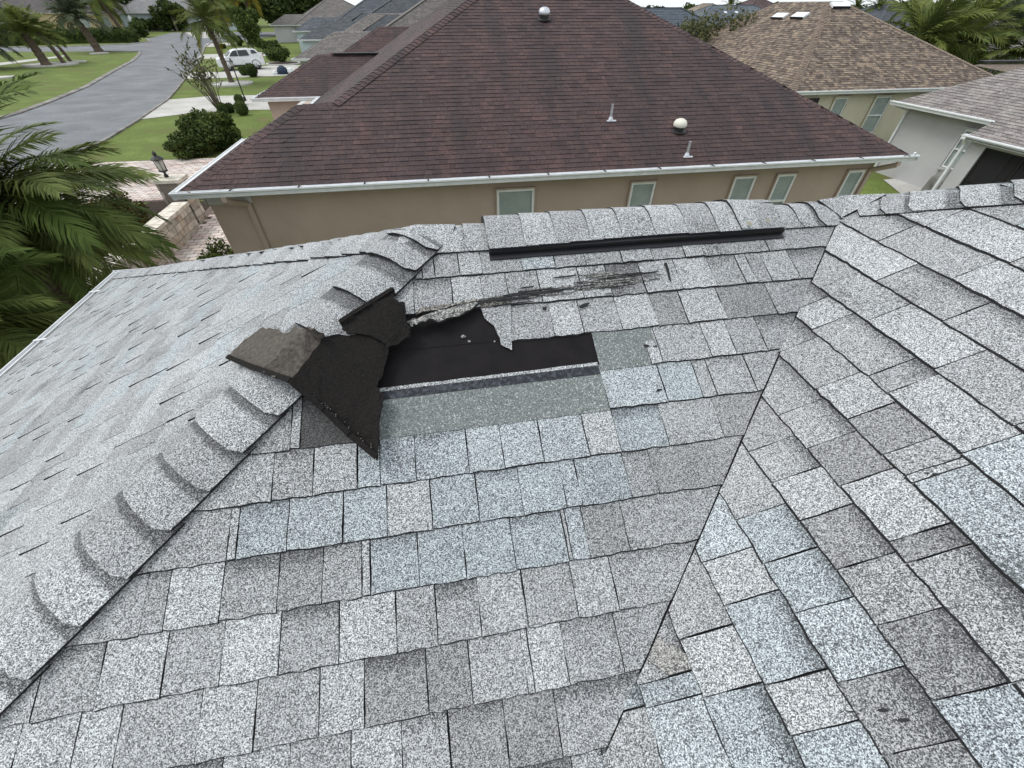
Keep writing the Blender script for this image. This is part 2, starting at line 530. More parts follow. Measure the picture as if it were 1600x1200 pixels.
def kerb(line, inner=0.0, wdt=0.38, name='kerb', z=0.075):
    mb = MB()
    P = [Vector((a, b, 0)) for a, b in line]
    L_, R_ = [], []
    for i, p in enumerate(P):
        d = (P[min(i + 1, len(P) - 1)] - P[max(i - 1, 0)]).normalized()
        s = Vector((-d.y, d.x, 0))
        L_.append(p + s * inner); R_.append(p + s * (inner + wdt))
    n = len(P)
    vs = [p + Vector((0, 0, z)) for p in L_] + [p + Vector((0, 0, z + 0.03)) for p in R_] + [p for p in L_] + [p for p in R_]
    fs = []
    for i in range(n - 1):
        fs += [(i, i + 1, n + i + 1, n + i), (2 * n + i, 2 * n + i + 1, i + 1, i), (n + i, n + i + 1, 3 * n + i + 1, 3 * n + i)]
    mb.add(vs, fs)
    return obj(name, mb, M['kerb'], kind='structure')


kerb(road_left[:10], 0.0, 0.36)
kerb(road_right, 0.0, 0.24, z=.05)
kerb([(-140, 100), (-80, 99.5), (-60, 101), (-53, 106), (-52.5, 113), (-58, 124)], 0.0, 0.5)

conc = M['concrete']
sheet('driveway', gp((220, 187), (258, 156.5), (330, 150.5), (395, 149), (440, 150), (440, 172), (395, 172), (300, 177)), conc, 0.02)
sheet('driveway', gp((287, 124), (299, 113), (345, 113), (440, 100), (475, 103), (470, 117), (385, 121)), conc, 0.02)
sheet('driveway', gp((308, 92.5), (314, 85.5), (350, 84.5), (440, 80), (440, 86), (350, 91.5)), conc, 0.02)
sheet('driveway', gp((318, 73), (324, 68), (370, 66.5), (370, 70), (330, 73.5)), conc, 0.02)
sheet('driveway', gp((306, 60), (290, 51), (338, 49), (352, 58.5)), conc, 0.02)
sheet('driveway', gp((100, 58), (85, 51), (120, 49), (150, 57)), conc, 0.02)
sheet('path', gp((-40, 108), (100, 89), (102, 86.5), (-40, 103)), conc, 0.02)
sheet('path', gp((-40, 75), (35, 62), (30, 54), (-40, 60)), conc, 0.02)
sheet('path', gp((1380, 281.5), (1449, 274.5), (1500, 285), (1560, 330), (1440, 330)), conc, 0.02)
sheet('planting_bed', [(-13.0, 2), (-8.2, 2), (-8.2, 17), (-10.4, 17.4), (-13, 15)], M['mulch'], 0.02)

# brick-sized pavers of the neighbour's driveway and side walk
TW = [(1.0, 1.0, 1.0), (1.08, 1.0, 0.97), (0.92, 0.88, 0.86), (1.12, 1.08, 1.05), (0.85, 0.78, 0.76)]
pv_base = sheet('paver_walk', [(-16.9, 17.3), (-8.3, 17.3), (-8.0, 5.0), (-4.9, 5.0), (-4.9, 17.3), (-4.5, 23.0), (-16.9, 23.3)], M['joint'], 0.022)
mbp = MB()
npv = 0
for j in range(int((17.3 - 9.0) / 0.21)):
    for i in range(9):
        x = -7.95 + i * 0.33 + (0.165 if j % 2 else 0); y = 9.0 + j * 0.21
        if x > -5.2: continue
        t = R.choice(TW); q = MB()
        q.box((x + 0.165, y + 0.105, 0.043 + R.uniform(-.003, .003)), (0.304, 0.184, 0.03), tone=t)
        pr = project(Vector((x + .16, y + .1, .06)))
        if npv < 260 and pr and 225 < pr[0] < 365 and 300 < pr[1] < 430:
            obj('paver', q, M['paver'], pv_base); npv += 1
        else:
            mbp.add(q.v, q.f, 0, t)
for j in range(int(5.8 / 0.21)):
    for i in range(38):
        x = -16.8 + i * 0.33 + (0.165 if j % 2 else 0); y = 17.35 + j * 0.21
        if x > -4.7: continue
        border = j < 1 or i < 1 or (abs((x + 11) * 0.7) + abs(y - 20.6) * 1.4 < 2.6 and abs((x + 11) * 0.7) + abs(y - 20.6) * 1.4 > 2.2)
        t = (0.72, 0.62, 0.60) if border else R.choice(TW)
        mbp.box((x + 0.165, y + 0.105, 0.043 + R.uniform(-.003, .003)), (0.304, 0.184, 0.03), tone=t)
obj('paving', mbp, M['paver'], pv_base, kind='stuff')

# ------------------------------------------------------------------ roofs: generic shingle courses
GREYS = {'L': (1.05, 1.05, 1.06), 'M': (0.87, 0.865, 0.875), 'D': (0.71, 0.70, 0.705), 'B': (0.90, 0.965, 1.00), 'S': (1.00, 1.06, 1.09), 'X': (0.17, 0.17, 0.165)}
SHIFT = {k: v for k, v in GREYS.items()}


def jit(t, a):
    k = 1 + R.uniform(-a, a)
    return (t[0] * k, t[1] * k, t[2] * k)


def tab(P, n, L, Rr, ua, ub, v0, v1, E, t, tone, amt=0.0, rough=0.0028, gap=0.0016, seg=0.025, low=0.0015, base=0.0, lip=.0042, slip=.0010):
    """one shingle tab: P(u,v)->point on the plane, n normal, L/R(v) side limits, bottom edge at v1, top at v0 (tucked under)"""
    al, ar = L(v1), Rr(v1)
    a1, b1 = max(ua + gap, al), min(ub - gap, ar)
    a0, b0 = max(ua + gap, L(v0)), min(ub - gap, Rr(v0))
    if b1 - a1 < 0.004 and b0 - a0 < 0.004: return None
    if b1 < a1: a1 = b1 = (a1 if a1 > al else b1)
    if b0 < a0: a0 = b0 = (a0 if a0 <= L(v0) + 1e-9 else b0)
    k = max(1, min(9, int((b1 - a1) / seg)))

    def side(lim, e0, e1, q0, q1, q):
        """points strictly between the top and bottom of one side: the corner where it meets the plane's edge, or slight unevenness"""
        if (e0 - q) * (e1 - q) < 0 and abs(q0 - q1) > 1e-6:
            f = (q - e0) / (e1 - e0)
            return [(q, v0 + f * (v1 - v0))]
        if not rough: return []
        return [(q0 + (q1 - q0) * f + R.uniform(-1, 1) * rough * .6, v0 + (v1 - v0) * f) for f in (.4, .72)]

    rs = side(Rr, Rr(v0), Rr(v1), b0, b1, ub - gap)
    ls = side(L, L(v0), L(v1), a0, a1, ua + gap)[::-1]
    top = [(a0, v0), (b0, v0)]
    bot = [(b1 + (a1 - b1) * i / k, v1 + (R.uniform(-1, 1) * rough if 0 < i < k or rough else 0)) for i in range(k + 1)]
    uv = top + rs + bot + ls
    D = v1 - v0
    vs = []; bl = []
    for (u, v) in uv:
        f = (v - v0) / D
        vs.append(P(u, v) + n * (base + low + (t) * f))
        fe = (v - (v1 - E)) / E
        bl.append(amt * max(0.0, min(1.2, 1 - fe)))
    m_ = len(uv)
    # the cut edge slopes outwards and shows its black asphalt
    nb = 2 + len(rs)
    for q, (u, v) in enumerate(uv):
        if nb <= q < nb + len(bot): vs.append(P(u, v + lip * R.uniform(.5, 1.35)) + n * (base + .0016))
        else: vs.append(P(u + (slip if 0 < q < nb and q > 0 else -slip), v) + n * (base - 0.004))
    fs = [tuple(range(m_ - 1, -1, -1))]
    fs += [(i, (i + 1) % m_, (i + 1) % m_ + m_, i + m_) for i in range(m_)]
    mats = [0] + [1] * m_
    return dict(v=vs, f=fs, m=mats, tone=tone, blend=bl + [0.0] * m_)


def piece_area(p):
    k = len(p['v']) // 2
    q = [project(v) for v in p['v'][:k]]
    if any(a is None for a in q): return 0
    cx = sum(a[0] for a in q) / k; cy = sum(a[1] for a in q) / k
    if not (-10 < cx < 1610 and -10 < cy < 1210): return 0
    return abs(sum(q[i][0] * q[(i + 1) % k][1] - q[(i + 1) % k][0] * q[i][1] for i in range(k))) / 2


def emit(pieces, mats, parent, name='shingle', limit=300, stuff='shingles'):
    """the largest pieces in view as objects of their own, the rest joined"""
    for p in pieces: p['a'] = piece_area(p)
    pieces.sort(key=lambda p: -p['a'])
    one = MB()
    for i, p in enumerate(pieces):
        if i < limit and p['a'] > 4:
            mb = MB(); mb.add(p['v'], p['f'], p['m'], p['tone'], p['blend'])
            k = len(p['v']) // 2
            o = sum((Vector(v) for v in p['v'][:k]), Vector()) / k
            obj(name, mb, mats, parent, origin=o)
        else:
            one.add(p['v'], p['f'], p['m'], p['tone'], p['blend'])
    if one.v:
        obj(stuff, one, mats, parent, kind='stuff')


def simple_courses(mb, P, n, L, Rr, v0, v1, E, wmin, wmax, tones, t=0.008, amt=0.0):
    """cheap courses for roofs seen from afar: every tab a wedge of three faces"""
    k = int(math.ceil((v1 - v0) / E))
    for i in range(k):
        vb = v1 - i * E; vt = max(v0, vb - E - 0.01)
        l0, r0, l1, r1 = L(vt), Rr(vt), L(vb), Rr(vb)
        lo, hi = min(l0, l1), max(r0, r1)
        u = lo - R.uniform(0, wmax)
        while u < hi:
            un = u + R.uniform(wmin, wmax)
            a1, b1 = max(u, l1), min(un, r1); a0, b0 = max(u, l0), min(un, r0)
            u = un
            if b1 - a1 < 0.002 and b0 - a0 < 0.002: continue
            if b1 < a1: a1 = b1 = min(max(a1, b0), a0) if a0 <= b0 else a1
            if b0 < a0: a0 = b0 = min(max(a0, a1), b1)
            tt = t * R.uniform(0.5, 1.3)
            tn = R.choice(tones)
            A_, B_ = P(a0, vt) + n * 0.001, P(b0, vt) + n * 0.001
            C_, D_ = P(b1, vb) + n * (0.001 + tt), P(a1, vb) + n * (0.001 + tt)
            mb.add([A_, B_, C_, D_, P(b1, vb) - n * 0.002, P(a1, vb) - n * 0.002], [(3, 2, 1, 0), (5, 4, 2, 3), (1, 2, 4), (0, 5, 3)], [0, 1, 1, 1], tn)


def cap_piece(o, d, sL, nL, sR, nR, ln, hw, t0, t1, tone, rnd=0.035, chamf=0.02, amt=0.0):
    """one bent cap shingle: o = upper end on the ridge line, d = direction down the line, sL/sR = across directions on both planes"""
    prof = [-1, -0.92, -0.72, -0.45, -0.22, 0.0, 0.22, 0.45, 0.72, 0.92, 1]
    rows = [0, 0.22, 0.36, 0.46, 0.72, 1.0]
    mb = MB(); vs = []; bl = []
    Z = (nL + nR).normalized()
    for r in rows:
        for q in prof:
            s_, n_ = (sL, nL) if q < 0 else (sR, nR)
            wdt = abs(q) * hw
            ch = chamf * max(0, (abs(q) - 0.72) / 0.28) if r == 1.0 else 0
            cup = 0.006 * (1 - abs(q)) * r
            h = t0 + (t1 - t0) * r
            rn = rnd * max(0, 1 - wdt / (hw * 0.55)) ** 2 * 0.35
            p = o + d * (ln * r - ch + R.uniform(-.001, .001)) + s_ * wdt + n_ * h * (1 - 0.0 * abs(q)) + Z * (cup - rn)
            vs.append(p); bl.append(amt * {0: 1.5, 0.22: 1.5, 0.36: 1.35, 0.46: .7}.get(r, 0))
    k = len(prof)
    fs = []
    for i in range(len(rows) - 1):
        for j in range(k - 1):
            fs.append((i * k + j, (i + 1) * k + j, (i + 1) * k + j + 1, i * k + j + 1))
    top = len(vs)
    # skirt: the exposed thickness at the lower end and both long edges
    edge = [i * k for i in range(len(rows))] + [(len(rows) - 1) * k + j for j in range(1, k)] + [i * k + k - 1 for i in range(len(rows) - 2, -1, -1)]
    sk = []
    for e in edge:
        q = prof[e % k]; n_ = nL if q < 0 else nR if q > 0 else Z
        sk.append(vs[e] - n_ * min(0.011, (t0 + (t1 - t0) * rows[e // k]) + 0.004))
    ne = len(edge)
    fs2 = [(edge[i + 1], edge[i], top + i, top + i + 1) for i in range(ne - 1)]
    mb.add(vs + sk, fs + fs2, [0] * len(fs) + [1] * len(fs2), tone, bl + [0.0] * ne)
    # make faces point outwards
    a, b_, c_ = Vector(mb.v[fs[0][0]]), Vector(mb.v[fs[0][1]]), Vector(mb.v[fs[0][2]])
    if (b_ - a).cross(c_ - a).dot(Z) < 0:
        mb.f = [tuple(reversed(f)) for f in mb.f]
    return mb


# ------------------------------------------------------------------ our roof (the photographer stands on it)
S = 0.47746
KK = math.sqrt(1 + S * S); CS = 1 / KK; SN = S / KK
A = Vector((-0.1104, 1.5562, GZ - 0.6271))      # hip apex, left end of the ridge
V = Vector((1.7439, 1.5562, GZ - 0.6271))       # where the valley meets the ridge
XE = 4.655; ZE = A.z - S * XE; DE = XE * KK
E0 = 0.1430; D0 = 0.22698; EU = 0.1865
nM = Vector((0, -SN, CS)); nR = Vector((-SN, 0, CS)); nL = nR; nB = Vector((0, SN, CS))
PMn = lambda u, v: Vector((u, A.y - v * CS, A.z - v * SN))
PRt = lambda u, v: Vector((V.x - v * CS, u, V.z - v * SN))     # u = world Y, v down towards -X
PLf = lambda u, v: Vector((A.x - v * CS, u, A.z - v * SN))
PBk = lambda u, v: Vector((u, A.y + v * CS, A.z - v * SN))


def Mu(x, y, h=0.0):
    p = on_plane(x, y, A + nM * h, nM)
    return p.x, (A.y - p.y) * KK


def Mp(x, y, h=0.0): return on_plane(x, y, A + nM * h, nM)


def Lp(x, y, h=0.0): return on_plane(x, y, A + nL * h, nL)


house = thing('grey_shingled_house', 'nearest house with pale grey shingled hip roof, torn open beside its ridge vent', 'house', (0, 2, 0))
GR = [M['granule'], M['edge']]
# deck: black felt-coloured surface just under the shingles, with eaves
deck = MB()
WR = 3.0
e = 0.0


def quadp(pts, off):
    deck.poly([p for p in pts])


zf = lambda p, n: p - n * 0.006
deck.poly([zf(PMn(A.x, 0), nM), zf(PMn(A.x - DE * CS, DE), nM), zf(PMn(V.x - DE * CS, DE), nM), zf(PMn(V.x, 0), nM)], 0)
deck.poly([zf(PLf(A.y, 0), nL), zf(PLf(A.y + XE, DE), nL), zf(PLf(A.y - XE, DE), nL)], 0)
deck.poly([zf(PRt(V.y, 0), nR), zf(PRt(V.y - XE, DE), nR), zf(PRt(-8, DE), nR), zf(PRt(-8, -WR), nR), zf(PRt(V.y - WR * CS, -WR), nR)], 0)
TX = V.x + WR * CS
tz = V.z + WR * SN
deck.poly([zf(PBk(A.x, 0), nB), zf(PBk(V.x, 0), nB), Vector((TX, V.y - WR * CS, tz)) - nB * .006, Vector((TX + (tz - ZE) / S, V.y + XE, ZE)), Vector((A.x - XE, A.y + XE, ZE))], 0)
deck.poly([Vector((TX, V.y - WR * CS, tz)), Vector((TX, -8, tz)), Vector((TX + (tz - ZE) / S, -8, ZE)), Vector((TX + (tz - ZE) / S, V.y + XE, ZE))], 0)
roof = obj('roof', deck, M['edge'], house, origin=(0, 1.5, A.z))

wall = MB()
wx0, wx1 = A.x - XE + 0.4, TX + (tz - ZE) / S - 0.4
wall.box(((wx0 + wx1) / 2, (-8 + A.y + XE - .4) / 2, (ZE - 0.15) / 2), (wx1 - wx0, A.y + XE - .4 + 8, ZE - 0.15))
obj('wall', wall, M['stucco_cream'], house)
gut = MB()
xg = A.x - XE
gut.box((xg - 0.055, A.y, ZE - 0.05), (0.012, 2 * XE + .2, 0.10))
gut.box((xg - 0.115, A.y, ZE - 0.055), (0.012, 2 * XE + .24, 0.11))
gut.box((xg - 0.085, A.y, ZE - 0.10), (0.05, 2 * XE + .2, 0.012))
gut.box((A.x + 2.5, A.y + XE + 0.055, ZE - 0.05), (2 * XE + 5.2, 0.012, 0.10))
gut.box((A.x + 2.5, A.y + XE + 0.115, ZE - 0.055), (2 * XE + 5.3, 0.012, 0.11))
gutter = obj('gutter', gut, M['white_paint'], house)
for yy in (0.6, 2.4, 3.45, 4.6, 5.7):
    g2 = MB(); g2.bar((xg - 0.12, yy, ZE + 0.003), (xg + 0.02, yy, ZE + 0.012), 0.03, 0.008)
    obj('hanger', g2, M['white_paint'], gutter)

# --- main slope: joints and colour of every tab as they lie on the roof
JM = {
    0: ([-0.125, -0.101, -0.057, 0.034, 0.117, 0.269, 0.395, 0.515, 0.659, 0.785, 0.919, 0.998, 1.017, 1.283, 1.56], 'MMMLMSMMLMLLMM'),
    1: ([-0.21, -0.137, -0.003, 0.106, 0.199, 0.319, 0.474, 0.585, 0.718, 0.863, 1.005, 1.126, 1.172, 1.236, 1.358, 1.42], 'LMLMMLLDLLMLMLM'),
    2: ([0.182, 0.337, 0.443, 0.586, 0.725, 0.84, 0.993, 1.20, 1.30], 'MLMLDLDM'),
    3: ([0.654, 0.697, 0.881, 0.978, 1.10, 1.20], 'LMLMM'),
    4: ([0.466, 0.673, 0.799, 0.853, 1.0, 1.06], 'SBMMM'),
    5: ([-0.80, -0.577, -0.465, -0.339, -0.273, -0.168, -0.011, 0.098, 0.221, 0.369, 0.471, 0.634, 0.827, 0.93], 'LMLBBBSSSLBMD'),
    6: ([-0.95, -0.684, -0.661, -0.529, -0.381, -0.258, -0.132, 0.003, 0.134, 0.265, 0.313, 0.47, 0.557, 0.80], 'MLBSBLBBBSBMD'),
    7: ([-1.05, -0.876, -0.821, -0.688, -0.548, -0.434, -0.331, -0.308, -0.178, -0.05, 0.089, 0.242, 0.253, 0.305, 0.426, 0.66], 'MMLMDMLBBBBLSDM'),
    8: ([-1.25, -1.083, -0.95, -0.805, -0.674, -0.536, -0.391, -0.245, -0.141, -0.025, 0.099, 0.24, 0.356, 0.54], 'MMLMLMLMMLMLM'),
    9: ([-1.35, -1.10, -0.977, -0.888, -0.712, -0.585, -0.438, -0.329, -0.175, -0.065, 0.075, 0.093, 0.185, 0.334, 0.42], 'LLLMLMLDDMLLMM'),
    10: ([-1.55, -1.22, -1.0, -0.80, -0.652, -0.502, -0.363, -0.244, -0.132, 0.007, 0.138, 0.29], 'LMLMLMLMDDM'),
}
Lm = lambda v: A.x - v * CS + 0.0
Rm_ = lambda v: V.x - v * CS + 0.001
pieces = []
vk = lambda k: D0 + k * E0
TH = {'L': 0.0085, 'M': 0.0065, 'D': 0.0055, 'B': 0.0065, 'S': 0.0085, 'X': 0.003}
for k, (js, tn) in JM.items():
    for i in range(len(js) - 1):
        c = tn[i]
        top = vk(k) - E0 - 0.02
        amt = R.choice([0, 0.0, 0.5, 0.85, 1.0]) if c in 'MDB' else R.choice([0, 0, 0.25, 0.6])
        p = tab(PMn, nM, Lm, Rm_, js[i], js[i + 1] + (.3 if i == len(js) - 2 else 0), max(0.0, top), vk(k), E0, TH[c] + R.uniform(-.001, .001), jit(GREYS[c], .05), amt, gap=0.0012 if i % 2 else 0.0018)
        if p: pieces.append(p)
# course 4 left of the hole: a narrow pale tab and one that lost its granules
for a_, b_, c in ((-0.70, -0.533, 'M'), (-0.533, -0.505, 'L'), (-0.505, -0.30, 'X')):
    p = tab(PMn, nM, Lm, Rm_, a_, b_, vk(3) - .02, vk(4), E0, TH[c], GREYS[c], 0)
    if p: pieces.append(p)
for k in range(11, 34):
    u = A.x - vk(k) * CS - R.uniform(0, .2)
    while u < V.x - vk(k - 1) * CS:
        un = u + R.choice([R.uniform(.05, .09), R.uniform(.11, .15), R.uniform(.13, .2), R.uniform(.13, .2)])
        c = R.choice('LMMDLMD')
        p = tab(PMn, nM, Lm, Rm_, u, un, vk(k) - E0 - .02, vk(k), E0, TH[c], jit(GREYS[c], .06), R.choice([0, 0, .6, 1]))
        if p: pieces.append(p)
        u = un

# --- right slope: u is world Y here
JR = {1: [1.219, 0.92], 2: [1.249, 0.951, 0.70], 3: [1.071, 0.815, .55], 4: [1.15, 0.926, 0.674, .45], 5: [1.10, 0.984, 0.733, 0.657, 0.428, .25], 6: [0.95, 0.758, 0.624, 0.493, 0.422, 0.399, .1],
      7: [0.72, 0.584, 0.452, 0.29, 0.237, 0.0], 8: [0.64, 0.523, 0.401, 0.267, 0.141, 0.002, -.2], 9: [0.459, 0.33, 0.206, 0.064, -0.057, -.25], 10: [0.38, 0.265, 0.092, 0.001, -.19],
      11: [0.223, 0.099, -.10, -.22], 12: [0.156, 0.108, -.08, -.2], 0: [1.05, .80], -1: [.9, .6]}
TR = {1: 'LLM', 2: 'MMLL', 3: 'LMMLM', 4: 'MLLML', 5: 'MLMMLSB', 6: 'MMLDMLSS', 7: 'MMDLDMLMD', 8: 'DMLDMDBSL', 9: 'MBBSDDLML', 10: 'SLBLBLLMM', 11: 'MLBBSLM', 12: 'MBSBM'}
Lr = lambda v: -8.0
Rr_ = lambda v: V.y - abs(v) * CS - (0.011 if v > 0 else 0.003)
for k in range(-14, 36):
    vb = -(EU - k * E0)
    if vb - E0 < -WR: continue
    js = list(JR.get(k, []))
    top_y = V.y - min(abs(vb), abs(vb - E0)) * CS + 0.05
    if not js: js = [top_y - R.uniform(.05, .2)]
    u = js[-1]
    while u > -2.4:
        u -= R.choice([R.uniform(.05, .09), R.uniform(.11, .16), R.uniform(.13, .2), R.uniform(.13, .22)])
        js.append(u)
    js = [top_y] + [j for j in js if j < top_y - 0.01]
    tr = TR.get(k, '')
    for i in range(len(js) - 1):
        c = tr[i] if i < len(tr) else R.choice('LMMLMDBS')
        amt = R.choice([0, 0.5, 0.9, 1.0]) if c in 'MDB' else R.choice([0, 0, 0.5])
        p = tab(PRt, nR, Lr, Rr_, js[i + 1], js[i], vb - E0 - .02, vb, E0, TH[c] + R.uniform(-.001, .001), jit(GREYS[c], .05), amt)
        if p: pieces.append(p)

# --- left slope
Ll = lambda v: A.y - v * CS
Rl = lambda v: A.y + v * CS
for k in range(0, 36):
    vb = 0.17 + k * E0
    if vb > DE: vb = DE
    u = Ll(vb) - R.uniform(0, .2)
    while u < Rl(vb):
        un = u + R.choice([R.uniform(.06, .10), R.uniform(.12, .18), R.uniform(.14, .24), R.uniform(.14, .24)])
        c = R.choice('LLLMMLSM')
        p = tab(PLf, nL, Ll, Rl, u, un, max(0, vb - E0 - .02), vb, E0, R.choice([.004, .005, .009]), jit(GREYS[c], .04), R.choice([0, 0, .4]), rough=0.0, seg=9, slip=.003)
        if p: pieces.append(p)
        u = un
    if vb == DE: break
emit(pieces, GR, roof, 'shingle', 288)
bk = MB()
simple_courses(bk, PBk, nB, lambda v: A.x - v * CS, lambda v: V.x + 3 + v * CS, 0.1, DE, E0, .15, .3, [GREYS[c] for c in 'LMMD'])
obj('back_shingles', bk, GR, roof, kind='stuff')

# --- what shows in the hole: black underlayment and the bare headlaps of the lower courses
ul = MB()
u0, v0_ = Mu(560, 600)
ul.poly([PMn(A.x - .19 * CS + .02, .19) + nM * .0008, PMn(0.62, .19) + nM * .0008, PMn(0.62, .72) + nM * .0008, PMn(A.x - .72 * CS + .02, .72) + nM * .0008][::-1])
under = obj('underlayment', ul, M['under'], roof)
sm_ = MB()
sm_.poly([PMn(-0.5, .505) + nM * .0020, PMn(0.62, .505) + nM * .0020, PMn(0.62, .5075) + nM * .0020, PMn(-0.5, .5075) + nM * .0020][::-1])
obj('lap_line', sm_, M['asphalt_back'], under)


def strip(name, ua, ub, va, vb, h, mat, jig=0.0, nseg=14, tone=(1, 1, 1), parent=None, va2=None, vb2=None):
    mb = MB()
    a_ = []; b_ = []
    for i in range(nseg + 1):
        u = ua + (ub - ua) * i / nseg
        f = i / nseg
        a_.append((u, va + ((va2 if va2 is not None else va) - va) * f + R.uniform(-1, 1) * jig))
        b_.append((u, vb + ((vb2 if vb2 is not None else vb) - vb) * f + R.uniform(-1, 1) * jig))
    uv = a_ + b_[::-1]
    k = len(uv)
    vs = [PMn(u, v) + nM * h for u, v in uv] + [PMn(u, v) for u, v in uv]
    fs = [tuple(range(k))[::-1]] + [(i, (i + 1) % k, (i + 1) % k + k, i + k) for i in range(k)]
    mb.add(vs, fs, [0] + [1] * k, tone)
    return obj(name, mb, [mat, M['edge']], parent or roof)


hl = strip('headlap', -0.30, 0.468, 0.652, vk(4) + .004, .0045, M['headlap'])
strip('seal_strip', -0.46, 0.464, 0.650, 0.676, .0068, M['sealant'], 0.0006, parent=hl, va2=.640, vb2=.672)
strip('granule_line', -0.46, 0.464, 0.637, 0.650, .0055, M['granule'], 0.0012, parent=hl, va2=.628, vb2=.640)
strip('headlap', 0.470, 0.690, vk(2) - .03, vk(3) + .004, .0052, M['headlap'])

# --- bent caps on hips and ridge
nrm = math.sqrt(1 + KK * KK)
X_, Y_, Z_ = Vector((1, 0, 0)), Vector((0, 1, 0)), Vector((0, 0, 1))
dM = Vector((0, -CS, -SN)); dL = Vector((-CS, 0, -SN)); dB = Vector((0, CS, -SN))


def cap_run(name, o, d, sL, nL_, sR, nR_, ends, hw, parent, lift=0.0, tones='LMLMBL', t1=.020, over=.045, amts=(0.8, 1.0, 1.0), mats=GR, chamf=.018, label=None, rnd=.035, start=-9):
    prev = None
    for i, en in enumerate(ends):
        st = (ends[i - 1] if i else max(start, en - E0)) - over
        if st < start: st = start
        c = tones[i % len(tones)]
        Zm = (nL_ + nR_).normalized()
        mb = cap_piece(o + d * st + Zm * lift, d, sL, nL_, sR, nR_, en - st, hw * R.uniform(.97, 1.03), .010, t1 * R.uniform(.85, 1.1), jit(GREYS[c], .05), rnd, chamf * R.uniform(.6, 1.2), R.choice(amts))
        obj(name, mb, mats, parent, smooth=False)


dh = Vector((-1, -1, -S)).normalized()
hipR = (X_ * KK + dM) / nrm
hipL = (Y_ * KK + dL) / nrm
ends = [.06, .18, .365, .55, .70, .834, .972, 1.096, 1.229, 1.361, 1.488, 1.619, 1.75, 1.88, 2.01, 2.14, 2.27, 2.4]
cap_run('hip_cap', A, dh, hipL, nL, hipR, nM, ends, .137, roof, t1=.031, start=0.0, lift=.004, tones='LMLMLL')
db = Vector((-1, 1, -S)).normalized()
cap_run('hip_cap', A, db, (-Y_ * KK + dL) / nrm, nL, (X_ * KK + dB) / nrm, nB, [.10 + .143 * i for i in range(48)], .135, roof, start=0.0, tones='LMLLML', amts=(0, .3), chamf=.012)
dv = Vector((-1, 1, -S)).normalized()
cap_run('hip_cap', V + dv * -3.2, dv, (-Y_ * KK + dL) / nrm, nR, (X_ * KK + dB) / nrm, nB,
        [3.2 - a for a in (3.13, 3.0, 2.86, 2.72, 2.58, 2.44, 2.30, 2.16, 2.02, 1.88, 1.74, 1.60, 1.46, 1.32, 1.18, 1.04, .89, .75, .61, .475, .343, .205, .12, .05)], .132, roof, tones='LMLLML', amts=(.5, 1.0), t1=.016)
ap = MB()
apr = []
for (dv_, n_) in ((X_, Z_), (X_ + dM * .9, nM), (dM * 1.0 + X_ * .2, nM), (dh, (nM + nL).normalized()), (dL, nL), (db, (nL + nB).normalized()), (dB + X_ * .2, nB), (X_ + dB * .9, nB), (X_, Z_)):
    apr.append(A + dv_.normalized() * .15 + n_ * .014)
ap.add([A + Z_ * .022] + apr + [p - Z_ * .014 for p in apr], [(0, i, i + 1) for i in range(1, 9)] + [(i, i + 9, i + 10, i + 1) for i in range(1, 9)], [0] * 8 + [1] * 8, GREYS['L'])
obj('hip_cap', ap, GR, roof)
rdg = Vector((-1, 0, 0))
RO = Vector((2.0, A.y, A.z))
cap_run('ridge_cap', RO, rdg, dM, nM, dB, nB, [2.0 - a for a in (1.69, 1.562, 1.469, 1.33)], .130, roof, t1=.014, tones='MLLL', amts=(0.4, .9))
cap_run('ridge_cap', RO, rdg, dM, nM, dB, nB, [2.0 - a for a in (.21, .067, -.06)], .128, roof, t1=.015, tones='MLL', amts=(0.5, 1.0))
# the bent cap where the level ridge turns into the rising hip
ap = MB(); apr = []
hr_ = (-Y_ * KK + dL) / nrm
for (dv_, n_) in ((-X_, Z_), (dM - X_ * .5, nM), (dM + hr_ * .3, (nM + nR).normalized()), (hr_, nR), (Vector((1, -1, S)), (nR + nB).normalized()), ((X_ * KK + dB) / nrm, nB), (dB - X_ * .3, nB), (-X_, Z_)):
    apr.append(V + dv_.normalized() * .135 + n_ * .017)
k = len(apr)
ap.add([V + Z_ * .030] + apr + [p - Z_ * .016 for p in apr], [(0, i + 1, i) for i in range(1, k)] + [(i, i + 1, i + k + 1, i + k) for i in range(1, k)], [0] * (k - 1) + [1] * (k - 1), GREYS['L'])
obj('hip_cap', ap, GR, roof)
# raised ridge vent with its own caps
vt = MB()
for (dd, nn) in ((dM, nM), (dB, nB)):
    o0 = Vector((0.152, A.y, A.z)); o1 = Vector((1.366, A.y, A.z))
    for (w0, w1, h0, h1) in ((0.0, .148, .004, .030), (.148, .172, .002, .012)):
        vs = [o0 + dd * w0 + nn * h0, o0 + dd * w1 + nn * h0, o0 + dd * w1 + nn * h1, o0 + dd * w0 + nn * h1]
        vs += [v + (o1 - o0) for v in vs]
        vt.add(vs, [(0, 1, 2, 3), (7, 6, 5, 4), (0, 4, 5, 1), (1, 5, 6, 2), (2, 6, 7, 3), (3, 7, 4, 0)])
vent = obj('ridge_vent', vt, M['black_plastic'], roof)
rb = MB()
for i in range(150):
    x = .158 + i * .0081
    for (dd, nn) in ((dM, nM), (dB, nB)):
        a = Vector((x, A.y, A.z)) + dd * .150 + nn * .013
        rb.bar(a, a + nn * .014, .0028, .005, upv=(1, 0, 0))
o_ = obj('rib', rb, M['black_metal'], roof, kind='stuff')
cap_run('ridge_cap', RO + Z_ * .0, rdg, dM, nM, dB, nB, [2.0 - a for a in (1.172, 1.073, .945, .808, .673, .545, .411, .289, .15)], .152, roof, lift=.031, tones='MLMLLLML', amts=(0, 0, .2), t1=.012, over=.05, chamf=.004)
